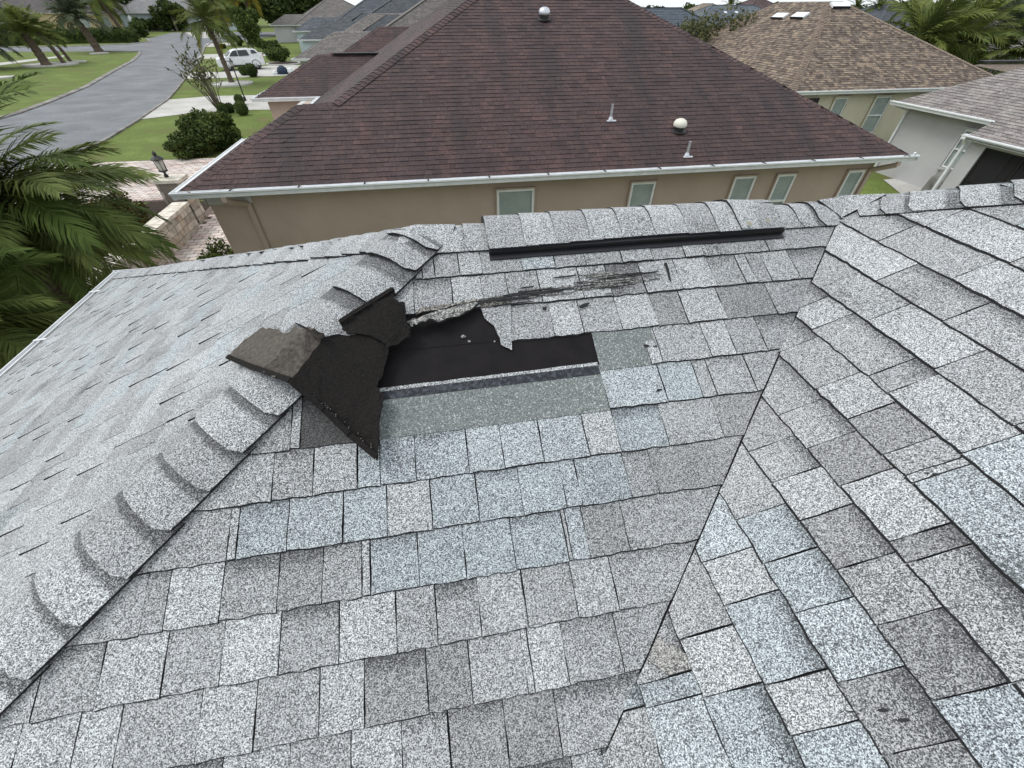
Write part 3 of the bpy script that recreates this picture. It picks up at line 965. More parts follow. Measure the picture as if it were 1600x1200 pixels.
# the last, uppermost cap of the vent, with two lichen spots
lm = cap_piece(Vector((1.372, A.y, A.z + .034)), rdg, dM, nM, dB, nB, .205, .152, .004, .013, GREYS['L'], .035, .004, 0)
obj('ridge_cap', lm, GR, roof)
M['lichen'] = noisy('lichen', (0.22, 0.20, 0.14), (0.30, 0.28, 0.21), 60)
for (px, py) in ((1171, 349.5), (1199, 345.5)):
    p = on_plane(px, py, A + nM * .052, nM)
    lc = MB(); k = 9
    lc.poly([p + nM * .002 + X_ * (.011 + R.uniform(-.003, .004)) * math.cos(6.28 * i / k) + dM * (.008 + R.uniform(-.002, .003)) * math.sin(6.28 * i / k) for i in range(k)])
    obj('lichen_spot', lc, M['lichen'], roof)


# ------------------------------------------------------------------ the torn and flipped shingles
def cloth(name, faces, pts, mats, thick=.0045, cuts=3, amp=.0025, mat_ix=None, parent=None, seed=1, lipmat=None):
    """a torn sheet: polygons over measured points, subdivided, slightly wavy, with thickness"""
    bm = bmesh.new()
    vs = [bm.verts.new(p) for p in pts]
    for i, f in enumerate(faces):
        fc = bm.faces.new([vs[j] for j in f])
        fc.material_index = mat_ix[i] if mat_ix else 0
    bmesh.ops.triangulate(bm, faces=bm.faces[:])
    bmesh.ops.subdivide_edges(bm, edges=bm.edges[:], cuts=cuts, use_grid_fill=True)
    bmesh.ops.recalc_face_normals(bm, faces=bm.faces[:])
    rr = random.Random(seed)
    for v in bm.verts:
        edge_ = any(e.is_boundary for e in v.link_edges)
        a = .0050 if edge_ else amp
        v.co += Vector((rr.uniform(-1, 1) * a * .7, rr.uniform(-1, 1) * a * .7, rr.uniform(-1, 1) * a))
    up = sum(f.normal.z for f in bm.faces)
    if up < 0: bmesh.ops.reverse_faces(bm, faces=bm.faces[:])
    me = bpy.data.meshes.new(name)
    o = sum((v.co for v in bm.verts), Vector()) / len(bm.verts)
    for v in bm.verts: v.co -= o
    bm.to_mesh(me); bm.free()
    for mt in mats: me.materials.append(mt)
    ob = put(name, me, parent, o)
    sd = ob.modifiers.new('thickness', 'SOLIDIFY')
    sd.thickness = thick; sd.offset = -1
    if lipmat is not None:
        sd.material_offset_rim = lipmat
    return ob


LP = [(355, 557, .030), (374, 539, .034), (407, 511, .036), (427, 514, .046), (447, 519, .052), (460, 511, .056), (476, 512, .060), (490, 514, .064)]
CRS = [(509, 524, .062), (501, 535, .068), (476, 566, .070), (452, 596, .066)]
LB_ = [(430, 588, .056), (410, 579, .046), (388, 572, .036)]
BA = [(535, 524, .050), (580, 521, .055), (607, 544, .050), (600, 571, .045), (590, 604, .040)]
BB = [(600, 621, .052), (594, 640, .050), (592, 670, .052), (590, 718, .050), (566, 697, .042), (545, 680, .038), (505, 641, .044)]
pts = [Lp(*q) for q in LP] + [Mp(*q) for q in CRS] + [Lp(*q) for q in LB_] + [Mp(*q) for q in BA] + [Mp(*q) for q in BB]
n0 = len(LP); iC = list(range(n0, n0 + 4)); iL = list(range(n0 + 4, n0 + 7)); iA = list(range(n0 + 7, n0 + 12)); iB = list(range(n0 + 12, n0 + 19))
flap = cloth('torn_shingle', [list(range(n0)) + iC + iL, [iC[1], iC[0]] + iA, [iC[3], iC[2], iC[1]] + [iA[4]] + iB],
             pts, [M['asphalt_skylit'], M['asphalt_back'], M['edge']], mat_ix=[0, 1, 1], cuts=3)
tag(flap, 'large torn shingle flipped upside down over the hip, half brown and half black', 'shingle', 'torn shingles by the hole')
# the doubled lip along its lower edge, with spots of sealant
lip = MB()
for (seq, f_, hh) in (([(355, 557), (388, 571), (430, 586), (453, 594)], Lp, .050), ([(456, 597), (505, 639), (545, 678), (588, 714)], Mp, .052)):
    for i in range(len(seq) - 1):
        lip.bar(f_(seq[i][0], seq[i][1], hh), f_(seq[i + 1][0], seq[i + 1][1], hh + (.004 if f_ is Mp else 0)), .017, .005, upv=tuple(nM))
obj('folded_lip', lip, M['asphalt_back'], flap)
bl_ = MB()
M['bead'] = plain('shiny sealant beads', (0.05, 0.05, 0.052), 0.25, 0.6)
for i in range(46):
    f = R.random()
    x = 466 + f * 116 + R.uniform(-3, 3); y = 604 + f * 104 - R.choice([3, 4, 5, 9]) + R.uniform(-2, 2)
    p = Mp(x, y, .052)
    bl_.box(p, (R.uniform(.002, .005), R.uniform(.002, .004), .003), rot=R.uniform(0, 3))
obj('sealant_bead', bl_, M['bead'], flap, kind='stuff')

UP = [(529, 502, .055), (550, 489, .060), (580, 470, .066), (605, 454, .070), (615, 449, .072), (619, 459, .070), (616, 467, .068), (624, 471, .066), (631, 469, .064), (633, 486, .06), (634, 502, .055),
      (639, 510, .052), (642, 515, .05), (640, 527, .048), (622, 536, .05), (607, 543, .058), (595, 531, .062), (570, 523, .064), (542, 521, .060), (535, 515, .058)]
flap2 = cloth('torn_shingle', [list(range(len(UP)))], [Mp(*q) for q in UP], [M['asphalt_back']], cuts=2, seed=5)
tag(flap2, 'smaller black torn shingle with a notched tip sticking up just below the hip caps', 'shingle', 'torn shingles by the hole')
lip = MB()
sq = [(530, 503), (550, 490), (580, 471.5), (613, 451)]
for i in range(3):
    lip.bar(Mp(sq[i][0], sq[i][1], .067), Mp(sq[i + 1][0], sq[i + 1][1], .076), .014, .004, upv=tuple(nM))
obj('folded_lip', lip, M['asphalt_back'], flap2)

TG = [(636, 502, .03), (652, 496, .03), (675, 488, .03), (710, 479, .028), (742, 471, .02), (747, 472, .022), (741, 479, .03), (730, 487, .036), (712, 494, .04), (692, 501, .045), (672, 499, .045), (650, 505, .042), (641, 510, .04)]
flap3 = cloth('torn_shingle', [list(range(len(TG)))], [Mp(*q) for q in TG], [M['torn'], M['edge']], cuts=2, thick=.007, seed=8, lipmat=1)
tag(flap3, 'pale grey torn shingle strip curling up along the top of the black hole', 'shingle', 'torn shingles by the hole')
for me_ in (flap3.data,):
    a_ = me_.color_attributes.new('tone', 'FLOAT_COLOR', 'POINT')
    for d_ in a_.data: d_.color = (1, 1, .98, 1)


def shard(px, h, mat, parent=roof, name='torn_edge', thick=.004, tone=(1, 1, 1)):
    mb = MB()
    P = [Mp(x, y, h) for x, y in px]
    k = len(P)
    mb.add(P + [p - nM * thick for p in P], [tuple(range(k))] + [(i, i + k, (i + 1) % k + k, (i + 1) % k) for i in range(k)], [0] + [1] * k, tone)
    return obj(name, mb, [mat, M['edge']], parent)


shard([(648, 487), (660, 480), (690, 476), (720, 472), (745, 466), (745, 470), (712, 476), (690, 483), (660, 487), (650, 492)], .018, M['torn'], tone=(.9, .85, .8))
shard([(748, 472), (798, 474), (800, 547), (783, 539), (781, 528), (777, 521), (772, 509), (764, 503), (757, 497), (753, 486)], .0095, M['granule'], tone=GREYS['M'])
shard([(747, 468), (770, 464), (797, 461), (799, 474), (775, 479), (752, 481)], .012, M['torn'], tone=(.35, .34, .32))
shard([(742, 471), (770, 466), (800, 463), (800, 466), (770, 470), (748, 475)], .0135, M['edge'])
# crumpled, layered cracks across the second course
for i in range(52):
    f = R.random()
    x = 800 + f * 215; y = 463 - f * 33 + R.gauss(0, 6.5)
    ln = R.uniform(18, 72); hw = R.uniform(.25, .95)
    up = []; dn = []
    n_ = 6
    for j in range(n_ + 1):
        xx = x + ln * (j / n_ - .5); yy = y - (xx - x) * .115
        th = hw * math.sin(math.pi * (j + .25) / (n_ + .5))
        up.append((xx, yy - th - R.uniform(0, .7))); dn.append((xx, yy + th + R.uniform(0, .7)))
    dark = i % 2 != 0
    shard(up + dn[::-1], .0112 + R.uniform(0, .004), M['edge'] if dark else M['torn'], name='crack', thick=.002, tone=(.8, .8, .78))
shard([(1038, 411), (1042, 410), (1046, 424), (1049, 440), (1046, 436), (1043, 424)], .0125, M['edge'], name='crack')
shard([(905, 478), (915, 473), (922, 473), (918, 477), (908, 481)], .0115, M['edge'], name='crack')
shard([(848, 480), (853, 478), (854, 483), (849, 484)], .0115, M['edge'], name='crack')
for (x, y, r_) in ((1031, 609, 3.2), (1028, 611, 2), (1462, 741, 5), (1448, 739, 3), (1010, 540, 4), (1024, 541, 3), (1380, 1110, 6), (1412, 1125, 7), (1330, 1112, 3)):
    k = 8
    sp = [(x + (r_ + R.uniform(-1, 1)) * math.cos(6.28 * j / k) * 1.5, y + (r_ * .5 + R.uniform(-.6, .6)) * math.sin(6.28 * j / k)) for j in range(k)]
    pl = (lambda a, b: on_plane(a, b, V + nR * .011, nR)) if x > 1300 else (lambda a, b: Mp(a, b, .0105))
    mb = MB(); mb.poly([pl(a, b) for a, b in sp]); obj('granule_loss', mb, M['edge'], roof)
for pl_, px, c in ((nR, [(1026, 996), (1050, 1008), (1072, 1022), (1080, 1045), (1045, 1055), (1011, 1030), (1019, 1011)], (.78, .74, .70)),):
    P_ = [on_plane(x, y, V + nR * .0125, nR) for x, y in px]; k = len(P_)
    ctr_ = sum(P_, Vector()) / k
    mb = MB(); mb.add(P_ + [p + (p - ctr_) * .035 - nR * .007 for p in P_], [tuple(range(k))] + [(i, i + k, (i + 1) % k + k, (i + 1) % k) for i in range(k)], [0] + [1] * k, c)
    obj('valley_piece', mb, GR, roof)
for (x, y, s_, lb) in ((724, 526, .018, 'grey shingle crumb lying on the black underlayment'), (733, 533, .013, 'light pebble-like crumb beside the grey crumb in the roof hole'), (773, 533, .008, 'smallest crumb near the torn edge of the roof hole')):
    mb = MB(); p = Mp(x, y, .004)
    mb.lathe(p - nM * .004, [(0, 0), (s_ * .5, 0.001), (s_ * .48, s_ * .25), (s_ * .2, s_ * .42), (0, s_ * .42)], n=6)
    tag(obj('shingle_crumb', mb, M['torn']), lb, 'debris', 'crumbs in the roof hole')


# ------------------------------------------------------------------ the neighbouring houses
def pz(z): return z + GZ


def hip_planes(x0, x1, y0, y1, ze, s):
    """four planes of a hip roof: (P(u,v), n, L, R, vmax) ; v = distance down from the ridge"""
    k = math.sqrt(1 + s * s); c = 1 / k; sn = s / k
    w_, d_ = x1 - x0, y1 - y0
    h = min(w_, d_) / 2
    zr = ze + h * s
    vm = h * k
    ra, rb = (x0 + h, x1 - h); ya, yb = (y0 + h, y1 - h)
    if w_ < d_: ra = rb = (x0 + x1) / 2
    else: ya = yb = (y0 + y1) / 2
    out = {}
    out['front'] = (lambda u, v: Vector((u, ya - v * c, zr - v * sn)), Vector((0, -sn, c)), lambda v: ra - v * c, lambda v: rb + v * c, vm)
    out['back'] = (lambda u, v: Vector((u, yb + v * c, zr - v * sn)), Vector((0, sn, c)), lambda v: ra - v * c, lambda v: rb + v * c, vm)
    out['left'] = (lambda u, v: Vector((ra - v * c, u, zr - v * sn)), Vector((-sn, 0, c)), lambda v: ya - v * c, lambda v: yb + v * c, vm)
    out['right'] = (lambda u, v: Vector((rb + v * c, u, zr - v * sn)), Vector((sn, 0, c)), lambda v: ya - v * c, lambda v: yb + v * c, vm)
    rid = [Vector((ra, ya, zr)), Vector((rb, yb, zr))]
    cor = [Vector((x0, y0, ze)), Vector((x1, y0, ze)), Vector((x1, y1, ze)), Vector((x0, y1, ze))]
    return out, rid, cor


def line_caps(a, b, nA, nB_, parent, mats, tones, name='hip_cap', hw=.185, step=.143, stuff_after=None, t1=.016):
    """caps laid up a hip from b (low) to a (high)"""
    d = (b - a); ln = d.length; d = d / ln
    sA = nA.cross(d).normalized(); sB = d.cross(nB_).normalized()
    if sA.dot(nB_) > 0: sA = -sA
    if sB.dot(nA) > 0: sB = -sB
    # across directions must lie in their own planes and point down and away from the hip
    if sA.z > 0: sA = -sA
    if sB.z > 0: sB = -sB
    joined = MB()
    n = int(ln / step)
    for i in range(n):
        st = max(0, i * step - .03); en = (i + 1) * step
        mb = cap_piece(a + d * st, d, sA, nA, sB, nB_, en - st, hw, .003, t1, jit(tuple(1.18 * q for q in R.choice(tones)), .12), .03, .008, 0)
        if stuff_after is not None and i < n - stuff_after:
            joined.add(mb.v, mb.f, mb.m, mb.tone[0], mb.blend)
        else:
            obj(name, mb, mats, parent)
    if joined.v: obj(name + 's', joined, mats, parent, kind='stuff')


def gutter_x(mb, x0, x1, y, z, sgn=-1, h=.13, wd=.13):
    """K-profile gutter along X, outside face towards sgn*Y"""
    pr = [(0, 0), (0.0, -h), (sgn * wd * .62, -h), (sgn * wd * .72, -h * .45), (sgn * wd, -h * .25), (sgn * wd, 0.0), (sgn * (wd - .018), 0.0), (sgn * (wd - .02), -.02), (sgn * .02, -.03), (sgn * .012, 0)]
    k = len(pr)
    vs = [(x0, y + a, z + b) for a, b in pr] + [(x1, y + a, z + b) for a, b in pr]
    mb.add(vs, [(i, (i + 1) % k, (i + 1) % k + k, i + k) for i in range(k)])


def gutter_y(mb, y0, y1, x, z, sgn=-1, h=.13, wd=.13):
    pr = [(0, 0), (0.0, -h), (sgn * wd * .62, -h), (sgn * wd * .72, -h * .45), (sgn * wd, -h * .25), (sgn * wd, 0.0), (sgn * (wd - .018), 0.0), (sgn * (wd - .02), -.02), (sgn * .02, -.03), (sgn * .012, 0)]
    k = len(pr)
    vs = [(x + a, y0, z + b) for a, b in pr] + [(x + a, y1, z + b) for a, b in pr]
    mb.add(vs, [(i, (i + 1) % k, (i + 1) % k + k, i + k) for i in range(k)])


def window(parent, c, wd, ht, out, split=True, blind=True, reveal=None):
    """window set back in a wall: c = centre on the wall face, out = outward direction (unit, axis aligned)"""
    out = Vector(out); rt = Vector((-out.y, out.x, 0)); up = Vector((0, 0, 1))
    c = Vector(c)
    fr = MB()
    t = .05

    def bx(mb, du, dv, su, sv, depth, off):
        o = c + rt * du + up * dv + out * off
        a = rt * su / 2; b_ = up * sv / 2; d_ = out * depth / 2
        vs = [o - a - b_ - d_, o + a - b_ - d_, o + a + b_ - d_, o - a + b_ - d_, o - a - b_ + d_, o + a - b_ + d_, o + a + b_ + d_, o - a + b_ + d_]
        mb.add(vs, [(0, 3, 2, 1), (4, 5, 6, 7), (0, 1, 5, 4), (1, 2, 6, 5), (2, 3, 7, 6), (3, 0, 4, 7)])

    bx(fr, -wd / 2 + t / 2, 0, t, ht, .05, .02); bx(fr, wd / 2 - t / 2, 0, t, ht, .05, .02)
    bx(fr, 0, ht / 2 - t / 2, wd - 2 * t, t, .05, .018); bx(fr, 0, -ht / 2 + t / 2, wd - 2 * t, t, .05, .018)
    if split: bx(fr, 0, 0, wd - 2 * t, t * .9, .05, .02)
    f = obj('window', fr, M['frame'], parent)
    pn = MB(); bx(pn, 0, 0, wd - 2 * t, ht - 2 * t, .006, .004)
    obj('pane', pn, M['glass'], f)
    bd = MB()
    if blind:
        n = 14; top_h = (ht - 2 * t) * (0.98 if not split else .98)
        for i in range(n):
            bx(bd, 0, ht / 2 - t - top_h * (i + .5) / n, wd - 2 * t, top_h / n * .97, .008, -.012)
        obj('blind', bd, M['blind'], f)
    bk_ = MB(); bx(bk_, 0, 0, wd, ht, .004, -.03)
    obj('dark_room', bk_, M['dark_glass'], f)
    if reveal is not None:
        rv = MB()
        for sg in (-1, 1): bx(rv, sg * (wd / 2 + .04), 0, .06, ht + .14, .05, .05)
        bx(rv, 0, ht / 2 + .04, wd + .02, .06, .05, .052); bx(rv, 0, -ht / 2 - .05, wd + .16, .07, .09, .06)
        obj('surround', rv, reveal, f)
    return f


BRT = [(1, 1, 1), (.9, .88, .9), (1.12, 1.08, 1.04), (.8, .78, .8), (1.2, 1.12, 1.06), (.98, .94, .98), (1.05, 1.0, .95)]
BM = [M['brown_roof'], M['edge']]
sB_ = 0.49; kB = math.sqrt(1 + sB_ ** 2); cB = 1 / kB; snB = sB_ / kB
zEB = pz(-2.80)
bh = thing('brown_roofed_house', 'tan stucco house next door with long white gutter and stained brown shingle roof', 'house', (3.5, 18, 0))
y0B = 9.68
nFb = Vector((0, -snB, cB)); nLb = Vector((-snB, 0, cB)); nRb = Vector((snB, 0, cB))
YP, XP = 17.95, 3.75
zP = zEB + sB_ * (YP - y0B)
# deck
dk = MB()
q_ = .012


def fp(x, y): return Vector((x, y, zEB + sB_ * (y - y0B))) - nFb * q_


xr = XP + (YP - y0B) + 0.03
dk.poly([fp(-5.33, y0B), fp(xr, y0B), fp(XP, YP), fp(-2.28, 11.94), fp(-3.0, 11.94)])
xl = -2.28 - (11.94 - y0B)
zl = lambda x: zEB + sB_ * (x - xl)
dk.poly([Vector((xl, y0B, zl(xl) - q_)), Vector((XP, YP, zP - q_)), Vector((XP, 27, zP - q_)), Vector((xl, 27 + (XP - xl), zl(xl) - q_))])
dk.poly([Vector((xr, y0B, zEB - q_)), Vector((XP, YP, zP - q_)), Vector((XP, 27, zP - q_)), Vector((xr, 27 + (XP - xl), zEB - q_))])
dk.poly([Vector((xl, 27 + (XP - xl), zEB - q_)), Vector((XP, 27, zP - q_)), Vector((xr, 27 + (XP - xl), zEB - q_))])
# end and rear planes of the low bay in front
dk.poly([fp(-5.33, y0B), fp(-3.0, 11.94), Vector((-5.33, 14.2, zEB - q_))])
dk.poly([Vector((-5.33, 14.2, zEB - q_)), fp(-3.0, 11.94), fp(-2.28, 11.94), Vector((-2.28, 14.2, zEB - q_))])
broof = obj('roof', dk, M['edge'], bh, origin=(3.5, 16, zEB))
PF = lambda u, v: Vector((u, y0B + (vmB - v) * cB, zEB + (vmB - v) * snB))
vmB = (YP - y0B) * kB


def Lf(v):
    y = y0B + (vmB - v) * cB
    return -5.33 + (y - y0B) if y < 11.94 else -2.28 + (y - 11.94)


Rf = lambda v: xr - (vmB - v) * cB
bp_ = []
k = int(vmB / E0)
for i in range(k + 1):
    vb = vmB - i * E0
    if vb < .1: break
    u = Lf(vb) - R.uniform(0, .3)
    while u < Rf(vb):
        un = u + R.choice([R.uniform(.10, .2), R.uniform(.15, .3), R.uniform(.2, .42)])
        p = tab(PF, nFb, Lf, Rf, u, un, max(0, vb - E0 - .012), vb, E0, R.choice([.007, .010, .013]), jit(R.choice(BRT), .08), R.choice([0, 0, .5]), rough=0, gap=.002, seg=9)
        if p: bp_.append(p)
        u = un
emit(bp_, BM, broof, 'shingle', 290)
# left main plane, bay planes
sb = MB()
PLb = lambda u, v: Vector((XP - v * cB, u, zP - v * snB))
simple_courses(sb, PLb, nLb, lambda v: YP - v * cB, lambda v: 27 + v * cB, 0.05, (XP - xl) * kB, E0, .15, .35, BRT)
PRb = lambda u, v: Vector((XP + v * cB, u, zP - v * snB))
simple_courses(sb, PRb, nRb, lambda v: YP - v * cB, lambda v: 27 + v * cB, 0.05, (xr - XP) * kB, E0 * 2, .3, .6, BRT)
vb_ = 2.26 * kB; zb = zEB + 2.26 * sB_
simple_courses(sb, lambda u, v: Vector((-3.07 - v * cB, u, zb - v * snB)), nLb, lambda v: 11.94 - v * cB, lambda v: 11.94 + v * cB, 0.02, vb_, E0, .12, .3, BRT)
simple_courses(sb, lambda u, v: Vector((u, 11.94 + v * cB, zb - v * snB)), Vector((0, snB, cB)), lambda v: -3.07 - v * cB, lambda v: -2.28 + .2 - v * cB * 0, 0.02, vb_, E0, .12, .3, BRT)
obj('side_shingles', sb, BM, broof, kind='stuff')
line_caps(Vector((-3.05, 11.94, zb + .005)), Vector((-5.31, y0B + .02, zEB + .005)), nLb, nFb, broof, BM, BRT)
line_caps(Vector((XP, YP, zP + .005)), Vector((-2.28, 11.92, zb + .005)), nLb, nFb, broof, BM, BRT)
line_caps(Vector((XP, YP, zP + .005)), Vector((xr, y0B + .02, zEB + .005)), nRb, nFb, broof, BM, BRT, stuff_after=0)
line_caps(Vector((-2.25, 11.945, zb + .006)), Vector((-3.1, 11.945, zb + .004)), Vector((0, snB, cB)), nFb, broof, BM, BRT, name='ridge_cap')

# wings further along the brown house
wingX = []


def wing(parent, x0, xin, y0, y1, ze, s, mats, tones, E=E0, w=(.15, .35), vent=False, capname='hip_cap', capobj=60):
    pl, rid, cor = hip_planes(x0, xin + (y1 - y0), y0, y1, ze, s)
    ye = (y0 + y1) / 2
    k = math.sqrt(1 + s * s)
    hh = (y1 - y0) / 2
    r0 = Vector((x0 + hh, ye, ze + hh * s))
    base = MB()
    r1 = Vector((xin + hh + .2, ye, ze + hh * s))
    base.poly([Vector((x0, y0, ze - q_)), Vector((xin, y0, ze - q_)), r1 - Z_ * q_, r0 - Z_ * q_])
    base.poly([Vector((x0, y0, ze - q_)), r0 - Z_ * q_, Vector((x0, y1, ze - q_))])
    base.poly([Vector((x0, y1, ze - q_)), r0 - Z_ * q_, r1 - Z_ * q_, Vector((xin, y1, ze - q_))])
    rf = obj('wing_roof', base, M['edge'], parent)
    P, n, L, Rr, vm = pl['front']
    mb = MB()
    simple_courses(mb, P, n, L, lambda v: xin + hh + .15 - v / k, 0.03, vm, E, w[0], w[1], tones)
    P2, n2, L2, R2, vm2 = pl['left']
    simple_courses(mb, P2, n2, L2, R2, 0.03, vm2, E, w[0], w[1], tones)
    P3, n3, L3, R3, vm3 = pl['back']
    simple_courses(mb, P3, n3, L3, lambda v: xin + hh + .15 - v / k, 0.03, vm3, E, w[0], w[1], tones)
    obj('shingles', mb, mats, rf, kind='stuff')
    line_caps(r0 + Z_ * .005, Vector((x0 + .02, y0 + .02, ze + .005)), n2, n, rf, mats, tones, stuff_after=0)
    line_caps(r0 + Z_ * .005, Vector((x0 + .02, y1 - .02, ze + .005)), n2, n3, rf, mats, tones, stuff_after=0)
    line_caps(r0 + X_ * (hh + .2) + Z_ * .006, r0 + Z_ * .004, n3, n, rf, mats, tones, name='ridge_cap', stuff_after=0)
    if vent:
        vb2 = MB()
        vb2.box((r0.x + (xin - x0) * .58 + .15, ye, r0.z + .03), (1.9, .34, .05))
        vv = obj('ridge_vent', vb2, M['black_plastic'], rf)
        cb = MB()
        for i in range(13):
            c0 = cap_piece(Vector((r0.x + (xin - x0) * .58 - .75 + .145 * i, ye, r0.z + .062)), -X_, -Y_ * .9 - Z_ * .35, n, Y_ * .9 - Z_ * .35, n3, .18, .15, .003, .014, jit(R.choice(tones), .1), .03, .005, 0)
            cb.add(c0.v, c0.f, c0.m, c0.tone[0], c0.blend)
        obj('vent_caps', cb, mats, vv, kind='stuff')
    g = MB()
    gutter_x(g, x0 - .1, xin, y0, ze + .01)
    gutter_y(g, y0 - .1, y1 + .1, x0, ze + .01)
    obj('gutter', g, M['white_paint'], parent)
    return rf


wing(bh, -7.15, xl, 21.5, 26.4, zEB, sB_, BM, BRT, vent=True)
wing(bh, -6.3, xl, 27.2, 35.0, zEB, sB_, BM, BRT)
ww = MB()
ww.box(((-5.08 + xr - .45) / 2, (y0B + .42 + 33) / 2, (zEB - .12) / 2), (xr - .45 + 5.08 - .02, 33 - y0B - .42, zEB - .12))
bwall = obj('wall', ww, M['stucco_tan'], bh)
ww = MB(); ww.box((-5.2, 23.95, (zEB - .12) / 2), (3.2, 4.2, zEB - .12)); obj('wall', ww, M['stucco_tan'], bh)
ww = MB(); ww.box((-5.0, 31.1, (zEB - .12) / 2), (2.0, 7.0, zEB - .12)); obj('wall', ww, M['stucco_tan'], bh)
sf = MB()
sf.box((3.4, y0B + .21, zEB - .125), (xr + 5.2 - .1, .42, .02))
sf.box((-5.2, 17.0, zEB - .124), (.24, 14.6, .02))
obj('soffit', sf, M['soffit'], bh)
fz = MB()
fz.box((-4.62, y0B + .395, zEB - .27), (.92, .03, .26))
fz.box((-5.11, 12.0, zEB - .27), (.03, 3.9, .26))
obj('frieze', fz, M['soffit'], bh)
g = MB()
gutter_x(g, -5.46, xr + .12, y0B, zEB + .012)
gutter_y(g, y0B - .12, 14.3, -5.34, zEB + .012)
gutter_y(g, 14.2, 21.5, xl, zEB + .012)
gut_b = obj('gutter', g, M['white_paint'], bh)
ce = MB()
ce.box((xr + .14, y0B - .06, zEB - .045), (.02, .14, .13))
ce.box((xr + .06, y0B - .03, zEB + .05), (.14, .03, .03), rot=.5)
obj('end_cap', ce, M['white_paint'], gut_b)
x = -4.3
while x < xr:
    hb = MB(); hb.box((x, y0B - .065, zEB + .016), (.03, .13, .012)); obj('hanger', hb, M['black_metal'], gut_b)
    x += 1.35
yw = y0B + .42
for (xa, xb, spl) in ((1.35, 2.21, False), (4.76, 5.34, True), (7.57, 8.12, True), (8.80, 9.28, True), (10.90, 11.34, True)):
    ht = 1.35 if spl else 1.0
    wdt = xb - xa + .06
    window(bh, ((xa + xb) / 2, yw - .012, pz(-3.22) - ht / 2), wdt, ht, (0, -1, 0), split=spl)
    rv = MB()
    for sg in (-1, 1): rv.box(((xa + xb) / 2 + sg * (wdt / 2 + .02), yw - .03, pz(-3.22) - ht / 2), (.035, .07, ht + .08))
    rv.box(((xa + xb) / 2, yw - .032, pz(-3.22) + .02), (wdt + .07, .075, .035))
    rv.box(((xa + xb) / 2, yw - .045, pz(-3.22) - ht - .05), (wdt + .2, .10, .08))
    obj('window_surround', rv, M['trim_tan'], bh)
dn = MB()
for xd, sg in ((-4.25, 1), (xr - .55, -1)):
    dn.bar((xd - .25 * sg, y0B - .06, zEB - .12), (xd - .25 * sg, y0B - .06, zEB - .22), .10, .07, upv=(0, 1, 0))
    dn.bar((xd - .25 * sg, y0B - .06, zEB - .20), (xd, yw - .06, zEB - .42), .10, .07, upv=(0, 1, 0))
    dn.bar((xd, yw - .055, zEB - .40), (xd, yw - .055, 0.1), .10, .075, upv=(0, 1, 0))
    obj('downspout', dn, M['trim_tan'], bh); dn = MB()


def roofpt(px, py): return on_plane(px, py, Vector((0, y0B, zEB)), nFb)


# vents on the brown roof
for (px, py, big, lab) in ((850, 30, 1.0, 'silvery dome vent high on the brown roof near its peak'), (1060, 204, .95, 'cream dome vent low on the brown roof between two vent pipes')):
    o = roofpt(px, py)
    v_ = thing('roof_vent', lab, 'vent', o, 'dome vents on the brown roof')
    mb = MB(); mb.lathe(o - nFb * .01, [(.20, 0), (.19, .018), (.12, .03), (.11, .14), (0, .14)], n=18, axis=nFb * .3 + Z_)
    obj('base', mb, M['black_metal'], v_)
    mb = MB(); mb.lathe(o + Z_ * .10 - Y_ * .01, [(.155, .0), (.165, .02), (.16, .07), (.13, .12), (.07, .15), (0, .157)], n=20, axis=nFb * .35 + Z_)
    obj('cap', mb, M['vent_white'] if py > 100 else M['galv'], v_, smooth=True)
for (px, py, hh, lab) in ((954, 187, .32, 'grey vent pipe standing alone left of the cream dome vent'), (1073, 243, .30, 'grey vent pipe near the gutter below the cream dome vent')):
    o = roofpt(px, py)
    v_ = thing('vent_pipe', lab, 'pipe', o, 'vent pipes on the brown roof')
    mb = MB(); mb.tube([o - Z_ * .02, o + Z_ * hh], .033, n=12); mb.lathe(o + Z_ * (hh - .02), [(.036, 0), (.038, .022), (.02, .024)], n=12)
    obj('pipe', mb, M['galv'], v_, smooth=False)
    mb = MB()
    f0 = o - nFb * .0 + Vector((0, -cB, -snB)) * .07
    mb.bar(f0 - X_ * .12 + nFb * .02, f0 + X_ * .12 + nFb * .02, .05, .012, upv=tuple(nFb))
    mb.lathe(o, [(.07, .0), (.045, .05), (.036, .07)], n=12)
    obj('flashing', mb, M['galv'], v_)

# ------------------------------------------------------------------ tan house and pale house behind, on the right
TT = [(1, 1, 1), (1.5, 1.42, 1.3), (.7, .68, .68), (1.2, 1.12, 1.05), (.55, .5, .5), (.85, .8, .82)]
TMt = [M['tan_roof'], M['edge']]
th = thing('tan_roofed_house', 'cream stucco house with mottled tan shingle roof and two windows, behind the brown roof', 'house', (22, 26, 0))
zT = pz(-2.80); y0T = 19.45
pk = Vector((21.0, 25.5, zT + .49 * 6.05)); pk2 = pk + X_ * .6
xT0, xT1 = 15.9, 27.8
dk = MB()
sT = .49; kT = math.sqrt(1 + sT * sT); cT = 1 / kT; snT = sT / kT
nFt = Vector((0, -snT, cT))
slL = (pk.z - zT) / (pk.x - xT0); kLt = math.sqrt(1 + slL ** 2)
nLt = Vector((-slL / kLt, 0, 1 / kLt))
slR = (pk.z - zT) / (xT1 - pk2.x); kRt = math.sqrt(1 + slR ** 2)
dq = Z_ * .015
dk.poly([Vector((xT0, y0T, zT)) - dq, Vector((xT1, y0T, zT)) - dq, pk2 - dq, pk - dq])
dk.poly([Vector((xT0, y0T, zT)) - dq, pk - dq, pk + Y_ * 4 - dq, Vector((xT0, 36, zT)) - dq])
dk.poly([Vector((xT1, y0T, zT)) - dq, pk2 - dq, pk2 + Y_ * 4 - dq, Vector((xT1, 36, zT)) - dq])
